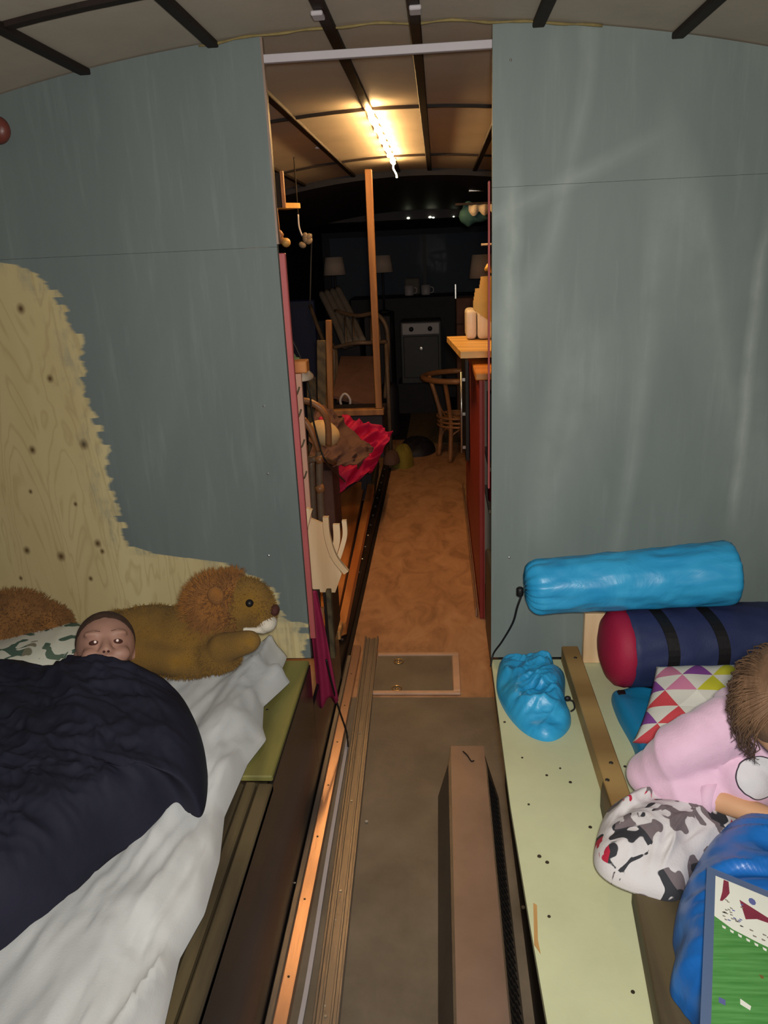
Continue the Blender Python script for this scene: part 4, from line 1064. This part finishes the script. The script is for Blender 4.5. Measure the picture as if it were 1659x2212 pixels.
# stove
sv = thing('stove', 'small stove with a white front panel and two dark knobs at the far end', 'stove', (-.18, 7.5, 0))
obj('stove_body', box((-.38, 7.52, .30), (.02, 7.95, .90), bev=.01), 'darkgrey', sv)
obj('base_box', box((-.42, 7.56, 0), (.06, 7.95, .298)), 'dark', sv)
obj('control_panel', box((-.36, 7.50, .775), (.0, 7.519, .885), bev=.006), 'offwhite', sv, label='white control panel')
obj('oven_door', box((-.35, 7.505, .36), (-.01, 7.519, .76), bev=.006), 'darkgrey', sv)
obj('emblem', ell((-.18, 7.503, .64), (.022, .004, .022)), 'steel', sv, True)
for x in (-.27, -.09): obj('knob', lathe([(.022, 0), (.022, .02), (.016, .026)], (x, 7.4995, .83), axis=(0, -1, 0)), 'black', sv, True)
# dash shelf with mugs and box
tag(obj('dashboard_shelf', box((-.95, 8.3, .0), (.45, 8.75, 1.10), bev=.02), 'dark'), 'dark dashboard shelf under the windscreen at the far end', 'shelf')
for k, px in enumerate((884, 920)):
    p = W(px, 634, y=8.4); o = thing('mug', ('pale mug on the dark dashboard shelf, left of the pair', 'pale mug on the dark dashboard shelf, right of the pair')[k], 'mug', (p[0], 8.4, 1.10), 'mugs on the dashboard shelf')
    obj('mug_body', lathe([(.045, 0), (.05, .01), (.052, .10), (.046, .10), (.044, .012)], (p[0], 8.4, 1.101), seg=20), 'offwhite', o, True)
    obj('handle', tube([(p[0] + .05, 8.4, 1.12), (p[0] + .078, 8.4, 1.13), (p[0] + .078, 8.4, 1.17), (p[0] + .05, 8.4, 1.18)], .006, None, 6, 4), 'offwhite', o, True)
p = W(890, 600, y=8.6)
tag(obj('tissue_box', box((p[0] - .08, 8.55, 1.101), (p[0] + .08, 8.68, 1.27), bev=.015), 'greychair'), 'pale grey box behind the two mugs', 'box')
# lamps
for k, (px, py, y, s) in enumerate(((722, 575, 7.0, 1), (826, 570, 7.4, 1), (1045, 575, 6.47, 1.2))):
    c = W(px, py, y=y)
    lb = ('unlit table lamp with pale tapered shade at the far left', 'unlit table lamp partly hidden behind the tall post', 'unlit lamp with beige shade at the far right beside the jamb')[k]
    o = thing('table_lamp', lb, 'lamp', (c[0], y, 0), 'unlit lamps at the far end')
    obj('lamp_shade', lathe([(.10 * s, -.075 * s), (.078 * s, .075 * s), (.074 * s, .075 * s), (.096 * s, -.075 * s)], c, seg=28), 'shade', o, True)
    hz = 1.0 if k < 2 else 1.161
    obj('lamp_stem', tube([(c[0], y, hz), (c[0], y, c[2] + .05)], .010, None, 8, 1), 'dark', o, True)
    obj('lamp_base', lathe([(.07, 0), (.07, .015), (.02, .03)], (c[0], y, hz), seg=20), 'dark', o, True)
for k, (x0, x1, y0, y1, zt) in enumerate(((-1.2, -.7, 6.85, 7.3, .998), (-.69, -.44, 7.1, 7.7, .998))):
    tag(obj('side_cabinet', box((x0, y0, .0), (x1, y1, zt), bev=.01), 'dark'), ('dark low cabinet under the leftmost lamp', 'dark low cabinet under the lamp behind the tall post')[k], 'cabinet')
# fridge / dark cupboard right
dc = thing('dark_cupboard', 'tall dark cupboard with steel edge strip at the far right', 'cupboard', (.3, 6.5, 0))
obj('carcass', box((.14, 6.35, .013), (.60, 6.8, .955), bev=.006), 'brownblk', dc)
obj('edge_strip', box((.13, 6.33, 1.16), (.139, 6.345, 1.27)), 'steel', dc)
obj('top_box', box((.14, 6.36, .956), (.42, 6.6, 1.16), bev=.006), 'brownblk', dc)

# rattan side table
rt = thing('rattan_table', 'round-topped rattan stool with curved legs on the plywood floor', 'stool', (.13, 5.75, 0))
cx_, cy_ = .135, 5.75
obj('top_ring', tube([(cx_ + .265 * cos(a * pi / 8), cy_ + .265 * sin(a * pi / 8), .630) for a in range(16)], .021, None, 12, 3, True), 'ratt', rt, True)
for k in range(4):
    a = pi * .25 + k * pi / 2 + .35; dx, dy = cos(a), sin(a)
    obj('leg', tube([(cx_ + dx * .245, cy_ + dy * .245, .625), (cx_ + dx * .20, cy_ + dy * .20, .50), (cx_ + dx * .155, cy_ + dy * .155, .34), (cx_ + dx * .150, cy_ + dy * .150, .22), (cx_ + dx * .175, cy_ + dy * .175, .005)], .017, None, 10, 5), 'ratt', rt, True)
    a2 = a + pi / 2
    obj('brace', tube([(cx_ + dx * .155, cy_ + dy * .155, .12), (cx_ + dx * .13, cy_ + dy * .13, .20), (cx_ + (dx + cos(a2)) * .075, cy_ + (dy + sin(a2)) * .075, .25), (cx_ + cos(a2) * .13, cy_ + sin(a2) * .13, .20), (cx_ + cos(a2) * .155, cy_ + sin(a2) * .155, .12)], .008, None, 8, 4), 'ratt', rt, True)
    obj('brace', tube([(cx_ + dx * .19, cy_ + dy * .19, .50), (cx_ + dx * .14, cy_ + dy * .14, .36), (cx_ + (dx + cos(a2)) * .07, cy_ + (dy + sin(a2)) * .07, .335), (cx_ + cos(a2) * .14, cy_ + sin(a2) * .14, .36), (cx_ + cos(a2) * .19, cy_ + sin(a2) * .19, .50)], .007, None, 8, 4), 'ratt', rt, True)
for k, (r_, z_) in enumerate(((.165, .335), (.16, .30), (.162, .27), (.10, .325), (.05, .325))):
    obj('lower_ring', tube([(cx_ + r_ * cos(a * pi / 6), cy_ + r_ * sin(a * pi / 6), z_) for a in range(12)], .009, None, 8, 3, True), 'ratt', rt, True)

# kitchen run, right of the aisle
kc = thing('kitchen_cabinet', 'kitchen cabinet with red side edge and open beige end shelf', 'cabinet', (.3, 3.5, 0))
obj('side_panel', box((.150, 2.98, .002), (.166, 4.6, 1.03), bev=.002), 'red', kc, label='red side panel')
obj('front_stile', box((.1665, 2.975, .002), (.172, 2.985, 1.03)), 'red', kc)
obj('back_panel', box((.19, 3.35, .002), (.90, 3.37, 1.03)), 'ceil', kc)
obj('shelf', box((.19, 2.985, .66), (.90, 3.349, .675)), 'ceil', kc)
obj('shelf', box((.19, 2.985, .48), (.90, 3.349, .495)), 'ceil', kc)
obj('kick_strip', box((.132, 3.0, .002), (.140, 4.9, .045), bev=.002), 'copper', kc)
obj('counter', box((.135, 2.95, 1.034), (.92, 3.6, 1.062), bev=.004), 'orange', kc, label='orange wood shelf board')
p = W(1057, 855, y=3.1); tag(obj('blue_carton', box((p[0] - .006, 3.08, .676), (p[0] + .10, 3.16, .96), bev=.003), 'glassblue'), 'blue carton on the upper open shelf beside the right jamb', 'carton')
p = W(1057, 955, y=3.1); tag(obj('red_tin', lathe([(.05, 0), (.05, .15), (.045, .155)], (p[0] + .045, 3.12, .496), seg=24), 'redcloth', None, True), 'red tin on the lower open shelf beside the right jamb', 'tin')
tag(obj('grey_box', box((.170, 2.2, .002), (.50, 2.9, .36), bev=.006), 'darkgrey'), 'dark grey box on the floor behind the right partition', 'box')
ap = thing('oven', 'black oven front with a long chrome handle set before the red cabinet', 'oven', (.14, 4.8, 0))
obj('door_panel', box((.128, 3.95, .45), (.147, 4.6, .98), bev=.002), 'black', ap)
obj('handle', tube([(.108, 3.97, .49), (.108, 3.97, .92)], .007, None, 10, 1), 'steel', ap, True, 'long chrome handle')
for z in (.52, .70, .88): obj('handle_mount', box((.108, 3.965, z - .008), (.1279, 3.975, z + .008)), 'steel', ap)
wt = thing('worktop', 'pale wooden worktop with a clipped corner jutting out above the cabinet', 'worktop', (.3, 3.6, 1.1))
wp = [W(965, 727, z=1.115), W(995, 760, z=1.115)]
obj('worktop_board', prism([(wp[0][0], wp[0][1]), (wp[1][0], wp[1][1]), (.92, wp[1][1] - .03), (.92, wp[0][1])], 1.088, 1.115), 'oak', wt)
obj('bracket', box((.16, 3.7, 1.064), (.20, 3.9, 1.087)), 'brownwood', wt)
obj('bracket', box((.60, 3.4, 1.064), (.64, 3.6, 1.087)), 'brownwood', wt)
tt = thing('toaster', 'white toaster on the pale worktop beside the right jamb', 'toaster', (.24, 3.75, 1.115))
tx = W(1006, 700, y=3.7)[0]
obj('toaster_body', box((tx + .052, 3.62, 1.118), (tx + .22, 3.88, 1.262), bev=.022, seg=4), 'white', tt, True)
obj('end_cap', box((tx, 3.64, 1.118), (tx + .049, 3.86, 1.250), bev=.022, seg=4), 'white', tt, True)
obj('slot', box((tx + .08, 3.69, 1.2622), (tx + .20, 3.71, 1.2635)), 'black', tt)
obj('slot', box((tx + .08, 3.78, 1.2622), (tx + .20, 3.80, 1.2635)), 'black', tt)
for k in range(7):   # fanned yellow veneer sheets above
    a = W(1022 + k * 1.5 + (8 if k > 3 else 0), 660 - k * 8.5, y=3.30); b = V((.42, 3.30 + .02 * k, a[2] + .09))
    lb = 'yellow veneer sheet above the toaster, ' + ('lowest of the fan', 'second from the bottom', 'third from the bottom', 'middle of the fan', 'third from the top', 'second from the top', 'topmost of the fan')[k]
    o = slab([a + V((0, .006 * k, -.015)), V((.42, a[1] + .006 * k, a[2] - .22)), V((.42, a[1] + .006 * k, a[2] + .03)), a + V((0, .006 * k, .02))], .004)
    tag(obj('veneer_sheet', o, 'yellow'), lb, 'sheet', 'yellow veneer sheets above the toaster')
hg = W(1058, 582, y=3.4)
tag(obj('wooden_spoon', tube([V((hg[0] + .06, 3.45, 1.117)), hg + V((.03, .01, -.05)), hg + V((.0, 0, 0)), hg + V((-.012, -.005, .01))], lambda t: .006 + .012 * t * t, None, 10, 5), 'yellow', None, True), 'pale wooden spoon bowl poking out beside the lampshade', 'spoon')

# left side clutter ----------------------------------------------------
# notched rack
nk = thing('hook_rack', 'pale pink-brown board with a column of small hooks behind the left jamb', 'rack', (-.45, 2.2, .5))
t0, t1 = W(652, 806, y=2.2), W(678, 1180, y=2.2)
obj('rack_board', slab([(t0[0] - .09, 2.2, t0[2]), (t1[0] - .09, 2.2, .517), (t1[0], 2.2, .517), (t0[0], 2.2, t0[2])], .015), mat('pale_pink_board', (196, 148, 126), .7, var=.06), nk)
for px, py in ((640, 845), (644, 893), (651, 958), (656, 1026)):
    p = W(px, py, y=2.175)
    obj('hook', tube([p + V((-.010, .0, -.008)), p + V((0, -.004, -.010)), p + V((.006, -.004, 0)), p + V((.010, 0, .012))], .0026, None, 6, 4), 'brownwood', nk, True)
bl = W(656, 793, y=2.21)
tag(obj('orange_block', box((bl[0] - .03, 2.19, t0[2] + .001), (bl[0] + .012, 2.24, t0[2] + .036), bev=.003), 'orangewood'), 'orange wooden block on top of the hook rack', 'block')
pb = W(650, 800, y=2.26)
tag(obj('plastic_bag', mound([(pb[0] - .07, 2.19), (pb[0] + .02, 2.20), (pb[0] + .036, 2.27), (pb[0] - .0, 2.31), (pb[0] - .07, 2.30)], pb[2] - .02, .03, 2, lambda x, y: .012 * fold(x, y, 25, .5, 2, 3)), 'film', None, True), 'crumpled translucent plastic bag over the hook rack', 'plastic bag')
gl = W(630, 776, y=2.26)
lf = thing('pot_plant', 'small green leaves above the hook rack at the left jamb', 'plant', gl)
for k in range(6):
    a = k * 1.05; obj('leaf', ell(gl + V((.012 * cos(a), .01 * sin(a), .008 * sin(a * 2))), (.014, .006, .006), rot=Matrix.Rotation(a, 3, 'Y'), sub=2), 'green', lf, True)
tag(obj('hanging_wire', tube([(-.62, 2.6, 1.955), (-.60, 2.6, 1.5), W(646, 765, y=2.6), W(668, 845, y=2.6), W(675, 900, y=2.55), W(690, 960, y=2.5), W(706, 1000, y=2.5), W(745, 1040, y=2.9)], .0035, None, 6, 8), 'black', None, True), 'long black wire hanging down past the beige cushion', 'wire')

# rattan armchair on its side with cushion
ra = thing('rattan_armchair', 'rattan armchair with a hooped arm holding a beige cushion at left', 'chair', (-.6, 3.1, 0))
obj('arm_hoop', tube([W(640, 865, y=3.1), W(668, 868, y=3.1), W(695, 885, y=3.1), W(708, 915, y=3.12), W(710, 960, y=3.15)], .014, None, 10, 6), 'ratt', ra, True)
obj('arm_hoop', tube([W(655, 905, y=3.0), W(672, 930, y=3.0), W(690, 975, y=3.0)], .013, None, 10, 6), 'ratt', ra, True)
obj('leg', tube([W(690, 975, y=3.0), W(692, 1080, y=3.0), (-.512, 3.0, .14)], .016, None, 10, 3), 'rattdark', ra, True)
obj('leg', tube([W(672, 985, y=3.05), W(676, 1080, y=3.05), (-.56, 3.05, .14)], .014, None, 10, 3), 'rattdark', ra, True)
for py in (985, 1048): obj('cane_binding', tube([W(688, py, y=2.99), W(694, py + 14, y=2.99)], .0195, None, 10, 1), 'ratt', ra, True)
obj('seat_rail', tube([W(655, 1000, y=3.05), W(690, 990, y=3.0), W(722, 1000, y=3.3)], .012, None, 8, 4), 'rattdark', ra, True)
tag(obj('beige_cushion', ell(W(700, 936, y=3.28), (.075, .07, .055), rot=Matrix.Rotation(.5, 3, 'Y')), 'beigecush', None, True), 'plump beige cushion in the rattan armchair', 'cushion')
tag(obj('pink_ball', ell(W(694, 906, y=3.35), .013), 'redcloth', None, True), 'tiny pink ball above the beige cushion', 'ball')
# red cloth, draped over boards
def drape(name, c00, c10, c11, c01, m, amp=.03, sc=10, seed=1, n=40, th=.004, ang=.8, sag=0):
    bm = B(); g = []
    nr_ = (c10 - c00).cross(c01 - c00).normalized()
    if nr_[2] < 0: nr_ = -nr_
    for i in range(n + 1):
        row = []
        for j in range(n + 1):
            u, v = i / n, j / n
            p = c00 * (1 - u) * (1 - v) + c10 * u * (1 - v) + c11 * u * v + c01 * (1 - u) * v
            e = .02 * noise.noise(V((u * 6, v * 6, seed)))
            row.append(bm.verts.new(p + nr_ * (amp * (fold(u * .6, v * .6, sc, ang, 2.5, seed) + .3)) + V((e, e, -sag * v * v))))
        g.append(row)
    for i in range(n):
        for j in range(n): bm.faces.new((g[i][j], g[i + 1][j], g[i + 1][j + 1], g[i][j + 1]))
    ge = bmesh.ops.extrude_face_region(bm, geom=bm.faces[:])
    bmesh.ops.translate(bm, vec=-nr_ * th, verts=[q for q in ge['geom'] if isinstance(q, bmesh.types.BMVert)])
    return obj(name, bm, m, None, True)
o = drape('red_cloth', W(738, 900, y=4.12), W(846, 938, y=4.12), W(806, 1018, y=4.0), W(690, 1095, y=3.75), 'redcloth', .07, 9, 5)
tag(o, 'bright red cloth spilling from under the brown blanket', 'cloth')
yp = W(737, 998, z=.30); tag(obj('yellow_tag', box((yp[0] - .02, yp[1] - .01, yp[2] - .006), (yp[0] + .02, yp[1] + .01, yp[2] + .006), bev=.002), 'yellow'), 'tiny yellow tag on the red cloth', 'tag')
# brown blanket
o = drape('brown_blanket', W(682, 866, y=3.86), W(806, 970, y=3.80), W(775, 1012, y=3.60), W(664, 1004, y=3.52), 'brownblk', .06, 6, 12, 60, .006, .3)
tag(o, 'grey-brown blanket heaped behind the beige cushion', 'blanket')
pa, pb_ = W(668, 1005, y=3.6), W(716, 1005, y=3.6)
tag(obj('brown_box', box((pa[0], 3.6, .135), (pb_[0], 3.85, pa[2] - .03), bev=.004), 'brownblk'), 'dull brown box under the grey-brown blanket', 'box')
# planks
def plank(a, b, c, d, z, th, lb, m='orangewood'):
    poly = [W(*q, z=z)[:2] for q in (a, b, c, d)]
    tag(obj('plank', prism(poly, z - th, z), m), lb, 'plank', 'planks along the left of the floor rail')
plank((700, 1090), (790, 1030), (722, 1365), (690, 1345), .12, .03, 'wide orange plank lying left of the floor rail')
plank((794, 1047), (808, 1047), (747, 1345), (729, 1352), .13, .05, 'narrow orange batten lying beside the wide plank')
plank((800, 985), (818, 980), (808, 1042), (795, 1046), .12, .10, 'short dull board beyond the narrow orange batten', 'brownwood')
tag(obj('plank_support', box((-.72, 2.75, .001), (-.45, 4.46, .078)), 'dark'), 'dark low platform under the orange planks', 'platform')
pk = W(726, 1370, y=2.45); tag(obj('cut_block', box((pk[0] - .017, 2.44, pk[2] - .018), (pk[0] + .017, 2.52, pk[2] + .016), bev=.002), 'pine_v'), 'small cut pine block at the near end of the orange batten', 'block')
# crate
cr = thing('wooden_crate', 'dark wooden crate with an upright corner post under the pale offcuts', 'crate', (-.44, 2.2, 0))
obj('corner_post', box((-.372, 2.16, .275), (-.356, 2.19, .515), bev=.002), 'brownwood', cr)
obj('side_board', box((-.60, 2.162, .275), (-.392, 2.174, .515)), 'rib', cr)
obj('side_board', box((-.388, 2.20, .275), (-.374, 2.44, .515)), 'rib', cr)
obj('cross_bar', bar((-.41, 2.155, .28), (-.385, 2.155, .46), .012, .008, up=(0, 1, 0)), 'ratt', cr)
# pale offcuts: a wide board plus curved pieces
y_ = 2.14
def cut(pts, y, th, lb):
    P_ = [W(a, b, y=y) for a, b in pts]
    tag(obj('plywood_offcut', slab(P_, th), 'palewood'), lb, 'offcut', 'pale plywood offcuts on the crate')
cut([(652, 1180), (672, 1121), (697, 1131), (715, 1200), (738, 1240), (724, 1280), (684, 1279), (664, 1262)], 2.18, .012, 'broad pale plywood offcut at the back of the heap')
def curved(pts, y, wd, th, lb):
    bm = B(); C_ = spline([W(a, b, y=y) for a, b in pts], 6); n_ = len(C_)
    rg = []
    for i, p in enumerate(C_):
        d = (C_[min(i + 1, n_ - 1)] - C_[max(i - 1, 0)]).normalized(); s = V((0, 1, 0)).cross(d).normalized() * wd / 2
        rg.append([bm.verts.new(p + s), bm.verts.new(p - s), bm.verts.new(p - s + V((0, th, 0))), bm.verts.new(p + s + V((0, th, 0)))])
    for a, b in zip(rg, rg[1:]):
        for e in range(4): bm.faces.new((a[e], a[(e + 1) % 4], b[(e + 1) % 4], b[e]))
    bm.faces.new(rg[0][::-1]); bm.faces.new(rg[-1])
    tag(obj('plywood_offcut', bm, 'palewood'), lb, 'offcut', 'pale plywood offcuts on the crate')
curved([(668, 1100), (660, 1130), (655, 1165)], 2.12, .018, .014, 'short upright offcut nearest the left jamb')
curved([(703, 1118), (707, 1160), (722, 1205), (748, 1238)], 2.10, .017, .016, 'long curved offcut sweeping down to the right in front')
curved([(726, 1133), (727, 1170), (718, 1205)], 2.13, .020, .012, 'short curved offcut behind the long one')
curved([(743, 1125), (745, 1155), (738, 1185), (728, 1215)], 2.15, .014, .014, 'outermost curved offcut at the right of the heap')

# top-left shelf and hanging things
sh_ = thing('wall_shelf', 'small wooden shelf high on the left beyond the jamb', 'shelf', W(600, 440, y=3.2))
a, b = W(585, 435, y=3.1), W(636, 446, y=3.5)
obj('shelf_board', bar((-1.29, a[1] - .3, a[2]), b, .09, .022, bev=.002), 'oak', sh_)
obj('shelf_arm', tube([W(594, 450, y=3.1), W(598, 485, y=3.1), W(600, 520, y=3.1)], .010, None, 8, 3), 'ratt', sh_, True)
g1 = W(612, 405, y=3.25)
pf = thing('picture_frame', 'small dark frame standing on the high left shelf', 'frame', g1)
obj('frame_post', box((g1[0] - .008, 3.24, g1[2] - .075), (g1[0] + .004, 3.26, g1[2] + .06)), 'ratt', pf)
obj('frame_panel', box((g1[0] - .10, 3.245, g1[2] - .075), (g1[0] - .010, 3.255, g1[2] + .055)), 'rib', pf)
kn = W(618, 524, y=3.0)
wh = thing('wooden_hook', 'wooden peg with a round pale end curving out by the left jamb', 'hook', kn)
obj('hook_arm', tube([(-1.298, 3.0, kn[2] + .10), (-.8, 3.0, kn[2] + .08), W(596, 500, y=3.0), W(604, 516, y=3.0), kn], lambda t: .008 + .006 * t, None, 10, 5), 'ratt', wh, True)
obj('hook_ball', ell(kn, .017), 'oak', wh, True, 'pale round tip')
hk = W(660, 520, y=3.6)
ho = thing('hanging_ornament', 'small pale shell-like ornament hanging from a cord high on the left', 'ornament', hk)
obj('hanging_line', tube([(W(644, 463, y=3.6)[0], 3.6, 1.93), W(644, 463, y=3.6)], .003, None, 6, 1), 'rib', ho)
obj('cord', tube([W(644, 463, y=3.6), W(646, 490, y=3.6), W(653, 510, y=3.6)], .004, None, 6, 4), 'offwhite', ho, True)
for k in range(5):
    obj('shell', ell(hk + V((.018 * sin(k * 2.1), 0, .018 * cos(k * 1.7))), (.014, .008, .018), rot=Matrix.Rotation(k, 3, 'Y'), sub=2), 'shell', ho, True)
tag(obj('wall_conduit', tube([W(674, 505, y=6.2), W(672, 560, y=6.2), W(670, 650, y=6.2)], .006, None, 6, 2), 'greychair', None, True), 'thin vertical conduit on the dark left side', 'conduit')
tag(obj('blue_tarpaulin', box((-1.25, 6.3, .0), (-1.0, 6.34, 1.2), bev=.01), 'tar'), 'dark blue tarpaulin panel hanging deep on the left', 'tarpaulin')
# cab ceiling fittings
for k, (a, b, y, m_, lb) in enumerate((((885, 365), (905, 378), 5.4, 'greychair', 'small square fitting at the front of the ceiling'), ((880, 395), (928, 403), 5.6, 'greychair', 'pale flat ceiling fitting below the square one'),
                                       ((977, 375), (993, 378), 5.4, 'steel', 'short bright metal clip near the right ceiling rib'), ((1020, 384), (1062, 389), 5.3, 'greychair', 'grey ceiling bar at upper right'),
                                       ((1012, 405), (1060, 412), 5.5, 'steel', 'shiny horizontal bar at the upper right'))):
    p, q = W(*a, y=y), W(*b, y=y)
    tag(obj('ceiling_fitting', box((p[0], y, q[2]), (q[0], y + .06, p[2]), bev=.003), m_), lb, 'fitting')
cl = [W(1012, 443, y=4.5), W(1030, 440, y=4.5), W(1065, 440, y=4.5)]
bm = B(); K = 30; g = []
for k in range(K + 1):
    x = cl[0][0] + (cl[2][0] + .1 - cl[0][0]) * k / K; dz = .03 + .028 * abs(sin(k * .42))
    g.append([bm.verts.new((x, 4.5 + .006 * sin(k), cl[0][2])), bm.verts.new((x, 4.5 + .01 * sin(k), cl[0][2] - dz)), bm.verts.new((x, 4.506 + .01 * sin(k), cl[0][2] - dz)), bm.verts.new((x, 4.506 + .006 * sin(k), cl[0][2]))])
for p, q in zip(g, g[1:]):
    for e in range(4): bm.faces.new((p[e], p[(e + 1) % 4], q[(e + 1) % 4], q[e]))
tag(obj('valance', bm, 'ceil', None, True), 'scalloped beige curtain valance high on the right', 'curtain')
o = organic('teal_curtain', [('e', W(1012, 466, y=4.56), (.055, .04, .050)), ('e', W(1035, 468, y=4.56), (.06, .03, .03)), ('c', W(1012, 447, y=4.55), .033, W(1012, 483, y=4.56), .02)], 'teal', None, .008, 4)
tag(o, 'bunched dull teal cloth hanging high on the right', 'cloth')
tag(obj('curtain_rail', box((.10, 4.496, cl[0][2] + .0005), (.999, 4.515, cl[0][2] + .012)), 'rib'), 'thin dark rail carrying the beige valance', 'rail')
pg = W(1052, 528, y=4.2); tag(obj('wall_peg', tube([pg + V((-.03, 0, 0)), pg + V((.10, 0, .0))], .006, None, 8, 1), 'shade', None, True), 'short pale peg sticking out beside the right jamb', 'peg')
# glowing dots added in place of light glinting on the cab header
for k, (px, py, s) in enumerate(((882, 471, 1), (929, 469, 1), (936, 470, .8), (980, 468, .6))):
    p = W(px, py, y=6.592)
    tag(obj('painted_glint', ell(p, (.012 * s, .008, .007 * s), sub=2), 'glintglow'), 'tiny glowing dot standing in for a glint on the dark cab header, ' + ('leftmost', 'left one of the close middle pair', 'right one of the close middle pair', 'faint rightmost one')[k], 'lamp', 'painted glints on the cab header')
